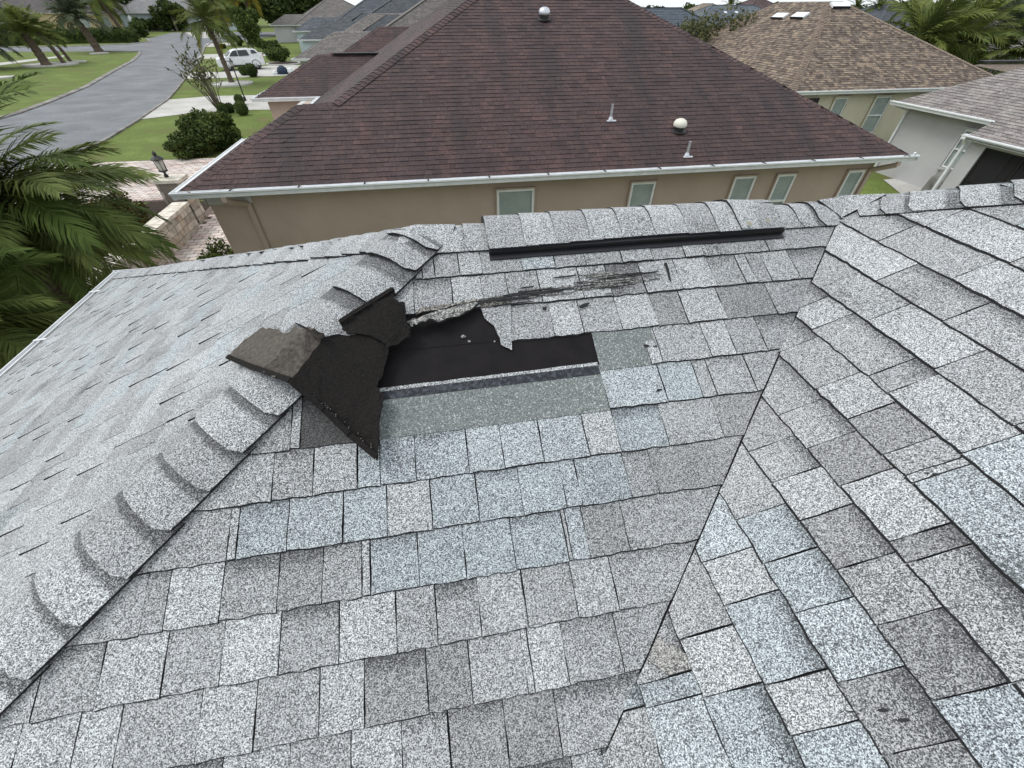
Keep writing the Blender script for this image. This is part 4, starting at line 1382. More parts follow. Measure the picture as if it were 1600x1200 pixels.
dk.poly([pk + Y_ * 4 - dq, pk2 + Y_ * 4 - dq, Vector((xT1, 36, zT)) - dq, Vector((xT0, 36, zT)) - dq])
troof = obj('roof', dk, M['edge'], th)
vmT = 6.05 * kT
sb = MB()
PFt = lambda u, v: Vector((u, y0T + (vmT - v) * cT, zT + (vmT - v) * snT))
simple_courses(sb, PFt, nFt, lambda v: pk.x + (xT0 - pk.x) * v / vmT, lambda v: pk2.x + (xT1 - pk2.x) * v / vmT, .05, vmT, E0, .10, .26, TT, t=.014)
vL = (pk.x - xT0) * kLt
PLt = lambda u, v: Vector((pk.x - v / kLt, u, pk.z - v * slL / kLt))
simple_courses(sb, PLt, nLt, lambda v: pk.y + (y0T - pk.y) * v / vL, lambda v: pk.y + 4 + (36 - pk.y - 4) * v / vL, .05, vL, E0, .10, .26, TT, t=.014)
obj('shingles', sb, TMt, troof, kind='stuff')
CT = [(.95, .9, .88), (1.05, .98, .94)]
line_caps(pk + Z_ * .01, Vector((xT0, y0T, zT + .01)), nLt, nFt, troof, TMt, CT, hw=.17, stuff_after=0)
line_caps(pk2 + Z_ * .01, Vector((xT1, y0T, zT + .01)), Vector((slR / kRt, 0, 1 / kRt)), nFt, troof, TMt, CT, hw=.17, stuff_after=0)
# low rear wing with ridge vent on the right
lw = MB()
lz = pz(-2.0)
lw.poly([Vector((26.4, 19.45 + 1.4, pz(-2.12))), Vector((31, 19.45, zT)), Vector((30.0, 20.9, pz(-2.1))), Vector((27.2, 21.0, pz(-2.08)))])
obj('low_roof', lw, M['tan_roof'], troof)
mb = MB(); mb.bar((27.0, 21.05, pz(-2.0)), (29.6, 21.0, pz(-2.0)), .3, .07); obj('ridge_vent', mb, M['black_plastic'], troof)
for (px, py, a, lab) in ((1219, 27, 0, ''), (1250, 26.5, 0, ''), (1311, 10.5, 1, '')):
    if a: o = on_plane(px, py, Vector((0, y0T, zT)), nFt); n_ = nFt; ax = X_
    else: o = on_plane(px, py, pk, nLt); n_ = nLt; ax = Y_
    mb = MB(); mb.bar(o - ax * .5 + n_ * .07, o + ax * .5 + n_ * .07, .36, .09, upv=tuple(n_))
    v_ = obj('roof_vent', mb, M['white_paint'], troof)
    mb = MB(); dn_ = Vector((0, -cT, -snT)) if a else Vector((-1 / kLt, 0, -slL / kLt))
    mb.bar(o - ax * .5 + n_ * .05 + dn_ * .19, o + ax * .5 + n_ * .05 + dn_ * .19, .03, .13, upv=tuple(n_)); obj('louvre', mb, M['black_plastic'], v_)
g = MB(); gutter_x(g, xT0 - .1, xT1, y0T, zT + .02); obj('gutter', g, M['white_paint'], th)
ww = MB(); ww.box((21.9, 27.7, (zT - .12) / 2), (11.4, 15.8, zT - .12)); obj('wall', ww, M['stucco_cream'], th)
for (xa, xb, ht) in ((20.71, 21.55, 1.5), (18.54, 19.22, 1.45), (16.9, 17.5, 1.4)):
    if xa < 17: 
        mb = MB(); mb.box((17.35, 19.77, pz(-3.5)), (.7, .05, .8)); obj('porch_opening', mb, M['dark_room'], th)
        continue
    window(th, ((xa + xb) / 2, 19.79, pz(-3.11) - ht / 2), xb - xa, ht, (0, -1, 0), split=True, blind=True, reveal=M['stucco_cream'])

wh = thing('pale_stucco_house', 'pale grey stucco house with taupe roof and black screened porch at the right edge', 'house', (22, 12, 0))
WT = [(1, 1, 1), (1.2, 1.18, 1.16), (.78, .76, .76), (1.08, 1.05, 1.04), (.9, .86, .86)]
WMt = [M['taupe_roof'], M['edge']]
zW = pz(-2.80); x0W = 18.45; yW = 16.65
sW = .47; kW = math.sqrt(1 + sW ** 2); cW = 1 / kW; snW = sW / kW
nLw = Vector((-snW, 0, cW)); nBw = Vector((0, snW * 1.35, cW)).normalized()
dk = MB()
rx = 24.5; hw_ = rx - x0W; yh = yW - hw_ * .70
dk.poly([Vector((x0W, yW, zW - .015)), Vector((rx, yh, zW + sW * hw_ - .015)), Vector((rx, 0, zW + sW * hw_ - .015)), Vector((x0W - .9, 0, zW - .9 * sW - .015)), Vector((x0W - .9, 12.75, zW - .9 * sW - .015)), Vector((x0W, 12.75, zW - .015))])
dk.poly([Vector((x0W, yW, zW - .015)), Vector((rx, yh, zW + sW * hw_ - .015)), Vector((rx + 6, yW, zW - .015))])
wroof = obj('roof', dk, M['edge'], wh)
sb = MB()
vW = hw_ * kW
PLw = lambda u, v: Vector((rx - v * cW, u, zW + sW * hw_ - v * snW))
simple_courses(sb, PLw, nLw, lambda v: 2.0, lambda v: yh + (yW - yh) * v / vW, .05, vW, E0, .12, .30, WT, t=.012)
PLw2 = lambda u, v: Vector((x0W - v * cW, u, zW - v * snW))
simple_courses(sb, PLw2, nLw, lambda v: 2.0, lambda v: 12.78, .0, .78 * kW, E0, .12, .30, WT, t=.012)
obj('shingles', sb, WMt, wroof, kind='stuff')
g = MB(); gutter_y(g, 12.78, yW + .15, x0W, zW + .02)
obj('gutter', g, M['white_paint'], wh)
x0P = x0W - .78; zPo = zW - .78 * sW
g = MB(); gutter_y(g, 2.0, 12.85, x0P, zPo + .02); obj('gutter', g, M['white_paint'], wh)
ww = MB(); ww.box((23.9, (yW - .35 + 0) / 2, (zW - .1) / 2), (10, yW - .35, zW - .1)); obj('wall', ww, M['stucco_white'], wh)
# porch: wall frame with dark screen panels
xp = x0P + .22
pw = MB()
pw.box((xp, 12.35, (zPo - .1) / 2), (.14, .5, zPo - .1))
pw.box((xp, 7.3, zPo - .15), (.14, 9.6, .12)); pw.box((xp, 7.3, .08), (.14, 9.6, .16))
pw.box(((xp + 18.95) / 2, 12.55, (zPo - .1) / 2), (18.95 - xp - .15, .12, zPo - .1))
obj('porch_wall', pw, M['stucco_white'], wh)
yy = 12.1
i = 0
while yy > 4:
    wd_ = 1.15
    s_ = MB(); s_.box((xp, yy - wd_ / 2, zPo / 2 - .03), (.012, wd_ - .06, zPo - .38)); scp = obj('screen_panel', s_, M['screen'], wh)
    f_ = MB()
    f_.box((xp, yy - .03, zPo / 2 - .03), (.05, .06, zPo - .38)); f_.box((xp, yy - wd_ / 2, zPo - .24), (.05, wd_ - .06, .05)); f_.box((xp, yy - wd_ / 2, .95), (.05, wd_ - .06, .05))
    obj('screen_frame', f_, M['black_metal'], scp)
    yy -= wd_
ib = MB(); ib.box((xp + 1.1, 7.5, 1.0), (.9, 8.4, 2.0)); obj('porch_furniture', ib, M['dark_room'], wh)
dn = MB()
dn.bar((x0P - .05, 12.72, zPo - .1), (xp - .12, 12.72, zPo - .25), .09, .09, upv=(0, 1, 0)); dn.bar((xp - .12, 12.72, zPo - .22), (xp - .12, 12.72, .05), .09, .08, upv=(0, 1, 0))
dn.box((x0P - .06, 12.74, zPo - .03), (.12, .14, .14))
obj('downspout', dn, M['white_paint'], wh)
dn = MB(); dn.bar((x0W - .05, yW, zW - .1), (18.86, yW - .33, zW - .25), .07, .07, upv=(0, 1, 0)); dn.bar((18.86, yW - .33, zW - .22), (18.86, yW - .33, .05), .07, .07, upv=(0, 1, 0))
obj('downspout', dn, M['white_paint'], wh)
window(wh, (18.88, 13.36, 1.48), .82, 1.22, (-1, 0, 0), split=True, blind=True, reveal=M['stucco_white'])
# covered grill beside that window
gr = MB()
gr.add([(18.25, 12.75, .05), (18.75, 12.75, .05), (18.75, 13.5, .05), (18.25, 13.5, .05), (18.28, 12.78, .62), (18.72, 12.78, .62), (18.72, 13.45, .62), (18.28, 13.45, .62), (18.4, 12.9, .92), (18.68, 12.9, .92), (18.68, 13.3, .92), (18.4, 13.3, .92)],
       [(0, 1, 5, 4), (1, 2, 6, 5), (2, 3, 7, 6), (3, 0, 4, 7), (4, 5, 9, 8), (5, 6, 10, 9), (6, 7, 11, 10), (7, 4, 8, 11), (8, 9, 10, 11)])
tag(obj('covered_grill', gr, M['tarp']), 'grill under a creased grey cover standing below the pale house window', 'grill')


# ------------------------------------------------------------------ other houses of the street: hip roofs with walls, windows, gutters
def plain_house(label, x0, x1, y0, y1, rot, mats, tones, wallm, wing_=None, ze=2.5, s=.48, E=.20, w=(.25, .5), base=(0, 0), wins=(), garage=None, name='hip_roofed_house', cat='house', group=None, sides=('front', 'left', 'right', 'back')):
    h_ = thing(name, label, cat, (0, 0, 0), group)
    pl, rid, cor = hip_planes(x0, x1, y0, y1, ze, s)
    dk = MB()
    zz = Z_ * .03
    dk.poly([cor[0] - zz, cor[1] - zz, rid[1] - zz, rid[0] - zz] if (x1 - x0) >= (y1 - y0) else [cor[0] - zz, cor[1] - zz, rid[0] - zz])
    if (x1 - x0) >= (y1 - y0):
        dk.poly([cor[3] - zz, cor[2] - zz, rid[1] - zz, rid[0] - zz]); dk.poly([cor[0] - zz, rid[0] - zz, cor[3] - zz]); dk.poly([cor[1] - zz, rid[1] - zz, cor[2] - zz])
    else:
        dk.poly([cor[3] - zz, cor[2] - zz, rid[1] - zz]); dk.poly([cor[0] - zz, rid[0] - zz, rid[1] - zz, cor[3] - zz]); dk.poly([cor[1] - zz, rid[0] - zz, rid[1] - zz, cor[2] - zz])
    rf = obj('roof', dk, M['edge'], h_)
    sb_ = MB()
    for sd in sides:
        P, n, L, Rr, vm = pl[sd]
        simple_courses(sb_, P, n, L, Rr, 0.03, vm, E, w[0], w[1], tones, t=.016)
    obj('shingles', sb_, mats, rf, kind='stuff')
    hc = MB()
    for i, c in enumerate(cor):
        a = rid[0] if i in ((0, 3) if (x1 - x0) >= (y1 - y0) else (0, 1)) else rid[1]
        hc.bar(a + Z_ * .02, c + Z_ * .02, .28, .035, tone=tones[0])
    if (rid[1] - rid[0]).length > .1: hc.bar(rid[0] + Z_ * .02, rid[1] + Z_ * .02, .28, .035, tone=tones[0])
    obj('hip_caps', hc, mats, rf, kind='stuff')
    g_ = MB()
    gutter_x(g_, x0 - .13, x1 + .13, y0, ze + .01); gutter_x(g_, x0 - .13, x1 + .13, y1, ze + .01, 1)
    gutter_y(g_, y0 - .13, y1 + .13, x0, ze + .01); gutter_y(g_, y0 - .13, y1 + .13, x1, ze + .01, 1)
    obj('gutter', g_, M['white_paint'], h_)
    wl = MB(); wl.box(((x0 + x1) / 2, (y0 + y1) / 2, (ze - .1) / 2), (x1 - x0 - .8, y1 - y0 - .8, ze - .1)); obj('wall', wl, wallm, h_)
    for (side, f, wd, ht) in wins:
        zc = ze - .55 - ht / 2
        if side == 'front': window(h_, (x0 + .4 + f * (x1 - x0 - .8), y0 + .39, zc), wd, ht, (0, -1, 0), reveal=M['white_paint'])
        if side == 'left': window(h_, (x0 + .39, y0 + .4 + f * (y1 - y0 - .8), zc), wd, ht, (-1, 0, 0), reveal=M['white_paint'])
    if garage:
        side, f, wd = garage
        gd = MB(); hs_ = 2.05
        if side == 'front': gd.box((x0 + .4 + f * (x1 - x0 - .8), y0 + .37, hs_ / 2), (wd, .06, hs_))
        else: gd.box((x0 + .37, y0 + .4 + f * (y1 - y0 - .8), hs_ / 2), (.06, wd, hs_))
        gdo = obj('garage_door', gd, M['garage_door'] if wallm is M['stucco_yellow'] else M['white_paint'], h_)
    if wing_:
        for wv in wing_:
            wing(h_, wv[0], wv[1], wv[2], wv[3], wv[4] if len(wv) > 4 else ze, s, mats, tones, E=E, w=w)
            hz = (wv[4] if len(wv) > 4 else ze) - .12
            wl = MB(); wl.box(((wv[0] + .35 + wv[1] + .4) / 2, (wv[2] + wv[3]) / 2, hz / 2), (wv[1] - wv[0] + .05, wv[3] - wv[2] - .7, hz)); obj('wing_wall', wl, wallm, h_)
            if len(wv) > 5:
                window(h_, (wv[0] + .34, (wv[2] + wv[3]) / 2, hz - .95), 1.1, 1.3, (-1, 0, 0), reveal=M['white_paint'])
    if rot:
        h_.rotation_euler.z = rot
        px_, py_ = (x0 + x1) / 2, (y0 + y1) / 2
    return h_


def rotated(h_, cx, cy, ang):
    """turn a house about its own centre"""
    h_.rotation_euler.z = ang
    c, s_ = math.cos(ang), math.sin(ang)
    h_.location = (cx - (cx * c - cy * s_), cy - (cx * s_ + cy * c), 0)


GG = [(1, 1, 1), (1.15, 1.13, 1.1), (.82, .82, .84), (1.05, 1.03, 1.0), (.9, .88, .88)]
GMt = [M['grey_roof'], M['edge']]
SMt = [M['slate_roof'], M['edge']]
h = plain_house('grey-shingled house with white gutters and column entry just beyond the brown roof', -6.0, 12, 37.5, 55, 0, GMt, GG, M['stucco_white'], wing_=[(-9.3, -6.0, 38.4, 44.0), (-7.4, -6.0, 46.5, 52.5, 3.3, 1)], E=.143, w=(.15, .34), wins=[('left', .85, 1.0, 1.3)], sides=('front', 'left'))
h = plain_house('dark slate-roofed house second in the row beyond the brown roof', -10.0, 8, 60, 76, 0, SMt, GG, M['stucco_blue'], wing_=[(-13.6, -10, 61, 67), (-11.6, -10, 69, 74.5, 3.3, 1)], wins=[('left', .8, 1.0, 1.3)], sides=('front', 'left'))
h = plain_house('third house of the row, dark grey roof partly behind the round tree', -15.5, 2, 82, 98, 0, SMt, [(1.3, 1.3, 1.3), (1.1, 1.1, 1.15), (.9, .9, .92)], M['stucco_blue'], wing_=[(-19.5, -15.5, 83, 89)], E=.3, w=(.4, .8), sides=('front', 'left'))
rotated(h, -7, 90, .12)
h = plain_house('farthest grey house at the end of the row along the street', -26, -8, 108, 124, 0, GMt, GG, M['stucco_white'], wing_=[(-30, -26, 109, 115)], E=.3, w=(.4, .8), sides=('front', 'left'))
rotated(h, -18, 116, .25)
h = plain_house('yellow cream house with beige garage door and dark pyramid roof across the street', -114, -97, 165, 183, 0, GMt, [(.6, .58, .62), (.52, .5, .55), (.68, .66, .68)], M['stucco_yellow'], ze=3.6, s=.6, E=.4, w=(.6, 1.2), garage=('front', .36, 7.0), wing_=[(-119, -114, 170, 179)], sides=('front', 'left', 'right'))
h = plain_house('cream house with two arched windows half hidden behind the hedge palms', -91, -79, 160, 176, 0, GMt, [(.7, .66, .66), (.62, .6, .6)], M['stucco_yellow'], ze=3.4, s=.5, E=.4, w=(.6, 1.2), wins=[('front', .2, 1.8, 2.0), ('front', .66, 1.8, 2.0)], sides=('front', 'left', 'right'))
h = plain_house('pale blue house with white driveway at the far end of the street', -80, -52, 160, 182, 0, [M['taupe_roof'], M['edge']], [(.9, .98, 1.05), (1.0, 1.08, 1.15)], M['stucco_blue'], ze=3.6, s=.62, E=.4, w=(.6, 1.2), garage=('front', .52, 6.5), wins=[('front', .12, 1.6, 1.8)], sides=('front', 'left', 'right'))
# far roofs on the right skyline
far = [('dark slate roof with a black ridge vent at the skyline right of the brown roof', 23, 52, 22, 16, SMt, 4.5, [(.9, 1, 1.1), (1.1, 1.2, 1.3)]),
       ('pale tan roof on the skyline between the slate and grey-blue roofs', 55, 99, 20, 18, TMt, 4.65, [(1.5, 1.5, 1.5), (1.3, 1.3, 1.3)]),
       ('grey-blue roof with two white skylight domes on the skyline', 47, 77, 24, 17, SMt, 4.6, [(1.5, 1.6, 1.65), (1.3, 1.4, 1.45)]),
       ('brown hip roof on the skyline just left of the tan roof peak', 60, 91, 22, 22, BM, 4.65, [(1.4, 1.4, 1.4), (1.2, 1.2, 1.2)]),
       ('dark slate roof with three small domes right of the tan roof peak', 76, 79, 20, 20, SMt, 4.6, [(1, 1, 1.05), (.85, .85, .9)]),
       ('far brown roof behind the palms right of the tan peak', 98, 78, 24, 18, BM, 4.8, [(1.8, 1.6, 1.4), (1.5, 1.35, 1.2)]),
       ('pale grey roof with white gutter low between the right-hand palms', 50, 41, 15, 13, [M['taupe_roof'], M['edge']], 3.2, [(.9, .88, .86), (.8, .78, .76)]),
       ('small grey roof behind the palm at the right edge', 47, 31, 12, 12, [M['taupe_roof'], M['edge']], 3.1, [(.7, .7, .7), (.62, .62, .62)])]
for (lab, cx, cy, wx, wy, mt_, ztop, tn) in far:
    hh = min(wx, wy) / 2
    s_ = .44
    ze_ = ztop - hh * s_
    h = plain_house(lab, cx - wx / 2, cx + wx / 2, cy - wy / 2, cy + wy / 2, 0, mt_, tn, M['stucco_cream'], ze=max(1.6, ze_), s=s_, E=.3, w=(.4, .9), sides=('front', 'left'), group='far houses on the skyline')
    if 'skylight' in lab or 'three small' in lab:
        for i in range(2 if 'two' in lab else 3):
            mb = MB(); mb.lathe((cx - 2 + i * 1.8, cy - 1.6 if wx > wy else cy - 1.5, ztop - .5), [(.5, 0), (.48, .3), (.3, .5), (0, .56)], n=12)
            obj('skylight', mb, M['white_paint'], h)
    if 'ridge vent' in lab:
        mb = MB(); mb.box((cx, cy, ztop + .08), (3.0, .5, .22)); obj('ridge_vent', mb, M['black_plastic'], h)


# ------------------------------------------------------------------ stone courtyard wall, pillar, lantern
STN = [(1, 1, 1), (1.12, 1.1, 1.05), (.82, .8, .78), (.95, .88, .8), (1.15, 1.12, 1.1), (.7, .68, .66), (1.05, .95, .85)]


def stone_wall(label, x0, x1, y0, y1, hgt, cap=True, courses=4, piece=.42):
    wt = thing('stone_wall', label, 'wall', ((x0 + x1) / 2, (y0 + y1) / 2, 0), 'low stone walls of the courtyard')
    core = MB(); core.box(((x0 + x1) / 2, (y0 + y1) / 2, hgt / 2), (x1 - x0 - .06, y1 - y0 - .06, hgt - .02)); obj('core', core, M['mortar'], wt)
    hc = hgt / courses
    alongx = (x1 - x0) > (y1 - y0)
    for c in range(courses):
        for face in (0, 1):
            a = (x0 if alongx else y0); e_ = (x1 if alongx else y1)
            while a < e_ - .02:
                ln = min(R.uniform(piece * .5, piece * 1.2), e_ - a)
                if e_ - a - ln < .12: ln = e_ - a
                q = MB(); d_ = R.uniform(0, .018)
                if alongx: q.box((a + ln / 2, (y0 if face == 0 else y1) + (-.0 - d_ / 2 if face == 0 else d_ / 2), c * hc + hc / 2), (ln - .014, .07 + d_, hc - .014), tone=R.choice(STN), taper=.985)
                else: q.box(((x0 if face == 0 else x1) + (-d_ / 2 if face == 0 else d_ / 2), a + ln / 2, c * hc + hc / 2), (.07 + d_, ln - .014, hc - .014), tone=R.choice(STN), taper=.985)
                obj('stone', q, M['stone'], wt)
                a += ln
    if cap:
        a = (x0 if alongx else y0) - .03; e_ = (x1 if alongx else y1) + .03
        while a < e_ - .02:
            ln = min(R.uniform(.4, .6), e_ - a)
            if e_ - a - ln < .2: ln = e_ - a
            q = MB()
            if alongx: q.box((a + ln / 2, (y0 + y1) / 2, hgt + .04), (ln - .012, y1 - y0 + .16, .09), tone=R.choice(STN[:2]), taper=.98)
            else: q.box(((x0 + x1) / 2, a + ln / 2, hgt + .04), (x1 - x0 + .16, ln - .012, .09), tone=(1.25, 1.24, 1.2), taper=.98)
            obj('capstone', q, M['stone'], wt)
            a += ln
    return wt


stone_wall('pale stone courtyard wall with capstones running beside the paver walk to the pillar', -8.15, -7.85, 9.2, 14.35, .78)
stone_wall('stone pillar under the gutter corner at the end of the courtyard wall', -8.6, -8.0, 14.75, 15.35, 1.30, courses=6, piece=.35)
stone_wall('brown stone wall low at the left edge beyond the roof eave', -13.5, -7.6, 6.6, 6.9, .55, courses=3)
g = MB()
for i in range(9):
    yy = 14.37 + i * .045
    g.tube([(-8.0, yy, .1), (-8.0 + .05 * math.sin(i), yy, .45), (-8.0, yy, .8)], .010, n=5)
g.bar((-8.0, 14.36, .8), (-8.0, 14.76, .8), .03, .03); g.bar((-8.0, 14.36, .12), (-8.0, 14.76, .12), .03, .03)
tag(obj('iron_gate', g, M['black_metal']), 'dark scrolled iron piece between the stone wall and the pillar', 'ironwork')


def lantern(o, sc, mb_only=False):
    a = MB(); o = Vector(o)
    a.lathe(o, [(.05 * sc, 0), (.06 * sc, .05 * sc), (.03 * sc, .08 * sc), (.03 * sc, .12 * sc), (.10 * sc, .15 * sc), (.12 * sc, .17 * sc), (.10 * sc, .18 * sc)], n=8)
    for k in range(6):
        t = 6.283 * k / 6
        a.bar(o + Vector((.095 * math.cos(t), .095 * math.sin(t), .17)) * sc, o + Vector((.12 * math.cos(t), .12 * math.sin(t), .44)) * sc, .014 * sc, .014 * sc)
    a.lathe(o + Z_ * .43 * sc, [(.15 * sc, 0), (.16 * sc, .02 * sc), (.10 * sc, .07 * sc), (.05 * sc, .10 * sc), (.04 * sc, .13 * sc), (.06 * sc, .15 * sc), (.015 * sc, .2 * sc), (0, .21 * sc)], n=8)
    g_ = MB(); g_.lathe(o, [(.08 * sc, .18 * sc), (.095 * sc, .43 * sc), (0, .43 * sc)], n=6)
    return a, g_


lt = thing('lantern', 'black carriage lantern on the stone pillar by the brown house gutter corner', 'lantern', (-8.4, 15.1, 1.39))
a, g_ = lantern((-8.4, 15.1, 1.38), 1.15)
obj('housing', a, M['black_metal'], lt); obj('glass', g_, M['lamp_glass'], lt)


def lamp_post(px, py, hgt, label):
    o = G(px, py)
    t = thing('lamp_post', label, 'lamp post', o, 'lamp posts of the street')
    p = MB(); p.lathe(o, [(.09, 0), (.08, .25), (.045, .3), (.04, hgt)], n=8); obj('post', p, M['black_metal'], t)
    a, g_ = lantern(o + Z_ * hgt, 1.0)
    obj('lamp', a, M['black_metal'], t)
    obj('glass', g_, M['lamp_glass'], t)


lamp_post(384, 158, 1.9, 'black lamp post with small lantern behind the brown house wing, nearest to the palm bed')
lamp_post(399, 104, 2.0, 'black lamp post standing in front of the white car')
lamp_post(398, 79, 1.9, 'black lamp post beyond the white car near the round tree')
lamp_post(219, 54, 5.4, 'tall black street lamp at the hedge corner at top left')
sgn = thing('street_sign', 'grey oval sign on a thin pole above the hedge at top left', 'sign', G(216, 54.5))
o = G(216, 54.5)
mb = MB(); mb.tube([o, o + Z_ * 3.1], .06, n=8); obj('pole', mb, M['galv'], sgn)
mb = MB()
k = 14
mb.poly([o + Z_ * 2.9 + Vector((.42 * math.cos(6.283 * i / k), -.08, .55 * math.sin(6.283 * i / k))) for i in range(k)])
mb.poly([o + Z_ * 2.9 + Vector((.42 * math.cos(6.283 * i / k), -.05, .55 * math.sin(6.283 * i / k))) for i in range(k)])
obj('plate', mb, M['galv'], sgn)
o = G(388, 110); mb = MB(); mb.tube([o, o + Vector((-.25, 0, 1.0))], .04, n=6)
tag(obj('stake', mb, M['white_paint']), 'thin white stake leaning in front of the white car', 'stake')

# ------------------------------------------------------------------ plants


def frond_mb(L, rise, droop, npair, leaf, wl, seed, sweep=0.0, vee=.55, tone=None, seg=12, two=True):
    """a feather palm frond starting at the origin along +X"""
    rr = random.Random(seed)
    mb = MB()
    pts = []
    for i in range(seg + 1):
        f = i / seg
        x = L * (f - .12 * f * f * (1 + droop))
        z = L * (rise * f - droop * f * f * .9)
        pts.append(Vector((x, sweep * L * f * f, z)))
    tn = tone or (1, 1, 1)
    mb.tube(pts, [.018 * L / 2.5 * (1 - .75 * i / seg) + .002 for i in range(seg + 1)], n=4, tone=(tn[0] * 1.25, tn[1] * 1.2, tn[2] * 1.0))
    for i in range(npair):
        f = .10 + .90 * (i + rr.uniform(0, .6)) / npair
        k = min(seg - 1, int(f * seg)); g = f * seg - k
        p = pts[k].lerp(pts[k + 1], min(1, g)); d = (pts[k + 1] - pts[k]).normalized()
        side = d.cross(Vector((0, 0, 1))).normalized(); up = side.cross(d)
        ll = leaf * (0.35 + .9 * math.sin(math.pi * min(1, (.15 + .82 * f)))) * rr.uniform(.85, 1.12)
        for sg in (-1, 1):
            dr = (side * sg * (1.0 - .35 * f) + d * (.55 + .6 * f) + up * (vee * rr.uniform(.3, 1.0) - .25) + Vector((0, sweep * .8, 0))).normalized()
            a = p; b_ = p + dr * ll * .55 - Z_ * ll * .05; c = p + dr * ll - Z_ * ll * rr.uniform(.15, .38)
            wv = d.cross(dr).cross(dr).normalized() * wl
            t = rr.uniform(.75, 1.3); tt = (tn[0] * t, tn[1] * t, tn[2] * t * .95)
            if two:
                mb.add([a - wv * .35, a + wv * .35, b_ + wv * .5, b_ - wv * .5, c], [(0, 1, 2, 3), (3, 2, 4)], 0, tt)
            else:
                mb.add([a, b_ + wv * .6, c, b_ - wv * .6], [(0, 1, 2, 3)], 0, tt)
    return mb


def place_frond(me, o, az, el, roll, sc, parent, name='frond'):
    ob = bpy.data.objects.new(name, me); C.objects.link(ob)
    q = Matrix.Rotation(az, 4, 'Z') @ Matrix.Rotation(-el, 4, 'Y') @ Matrix.Rotation(roll, 4, 'X')
    mw = Matrix.Translation(o) @ q @ Matrix.Scale(sc, 4)
    ob.parent = parent
    ob.matrix_basis = PM[parent.name].inverted() @ mw
    PM[ob.name] = mw
    return ob


def palm_trunk(o, top, r0, r1, parent, lean=0.0, n=9):
    mb = MB(); o = Vector(o); top = Vector(top)
    ks = 14
    pts = [o.lerp(top, i / ks) + X_ * lean * math.sin(math.pi * i / ks) for i in range(ks + 1)]
    rr = [(r0 + (r1 - r0) * i / ks) * (1.12 if i % 2 else .95) * (1.4 if i == 0 else 1) for i in range(ks + 1)]
    mb.tube(pts, rr, n=n)
    return obj('trunk', mb, M['bark'], parent)


# fronds shared by the large palm beside the eave
FR = [frond_mb(2.6, .20, .42, 62, .46, .030, 31, sweep=-.10).mesh('frond_a', M['palm'], (0, 0, 0)),
      frond_mb(2.6, .32, .60, 62, .44, .028, 32, sweep=-.16, tone=(.85, .95, .8)).mesh('frond_b', M['palm'], (0, 0, 0)),
      frond_mb(2.5, .05, .35, 58, .48, .030, 33, sweep=-.06, tone=(1.1, 1.1, 1)).mesh('frond_c', M['palm'], (0, 0, 0)),
      frond_mb(2.3, .0, .55, 60, .42, .028, 34, sweep=-.06, tone=(1.5, 1.15, .6)).mesh('frond_d', M['palm'], (0, 0, 0))]
cp = Vector((-7.45, 8.2, 2.85))
p_ = thing('palm_tree', 'large windblown palm beside the eave at the left edge, long drooping green fronds', 'palm tree', (-7.6, 8.3, 0))
palm_trunk((-7.7, 8.4, 0), cp - Z_ * .1, .22, .20, p_)
mb = MB()
for i in range(60):
    t = R.uniform(0, 6.283); hh_ = R.uniform(-.45, .1)
    a = cp + Vector((math.cos(t) * .18, math.sin(t) * .18, hh_)); mb.bar(a, a + Vector((math.cos(t) * .16, math.sin(t) * .16, .22)), .06, .015)
obj('frond_stubs', mb, M['bark'], p_, kind='stuff')
for i in range(66):
    az = R.uniform(0, 6.283)
    # the wind pushes most of the crown towards +X / -Y
    bias = -0.25
    az = bias + (az - math.pi) * (.52 if i % 5 else 1.0)
    tier = i / 66
    el = math.radians(62 - 92 * tier + R.uniform(-9, 9))
    me_ = FR[3] if i in (30, 44) else R.choice(FR[:3])
    place_frond(me_, cp + Vector((0, 0, .1 - .3 * tier)), az, el, R.uniform(-.5, .5), R.uniform(.85, 1.12), p_)
# a second, lower crown nearer to the camera at the left edge
cp2 = Vector((-7.1, 5.9, 2.0))
p2 = thing('palm_tree', 'lower palm at the left edge below the large windblown one, fronds hanging over dark shrubs', 'palm tree', (-7.3, 6.0, 0))
palm_trunk((-7.3, 6.0, 0), cp2 - Z_ * .1, .2, .18, p2)
for i in range(26):
    az = -.1 + R.uniform(-1, 1) * 1.7
    tier = i / 26
    place_frond(R.choice(FR[:3]), cp2 + Z_ * (.05 - .2 * tier), az, math.radians(48 - 85 * tier + R.uniform(-8, 8)), R.uniform(-.5, .5), R.uniform(.6, .85), p2)


def crown_mb(n, ells, leaf, seed, tones, squash=1.0, asp=.55, hollow=.35):
    """foliage: leaf-sized blades through lumpy volumes"""
    rr = random.Random(seed); mb = MB()
    for i in range(n):
        c, rad = ells[rr.randrange(len(ells))]
        while True:
            v = Vector((rr.uniform(-1, 1), rr.uniform(-1, 1), rr.uniform(-1, 1)))
            if hollow < v.length < 1: break
        p = Vector(c) + Vector((v.x * rad[0], v.y * rad[1], v.z * rad[2]))
        a = Vector((rr.gauss(0, 1), rr.gauss(0, 1), rr.gauss(0, .8))).normalized(); b_ = a.cross(Vector((rr.gauss(0, 1), rr.gauss(0, 1), rr.gauss(0, 1)))).normalized()
        s = leaf * rr.uniform(.6, 1.35)
        t = rr.choice(tones); k = rr.uniform(.75, 1.2)
        mb.add([p - a * s, p + b_ * s * asp, p + a * s, p - b_ * s * asp], [(0, 1, 2, 3)], 0, (t[0] * k, t[1] * k, t[2] * k))
    return mb


LT = [(1, 1, 1), (1.25, 1.2, 1.0), (.75, .8, .75), (1.5, 1.4, 1.1), (.6, .65, .6)]


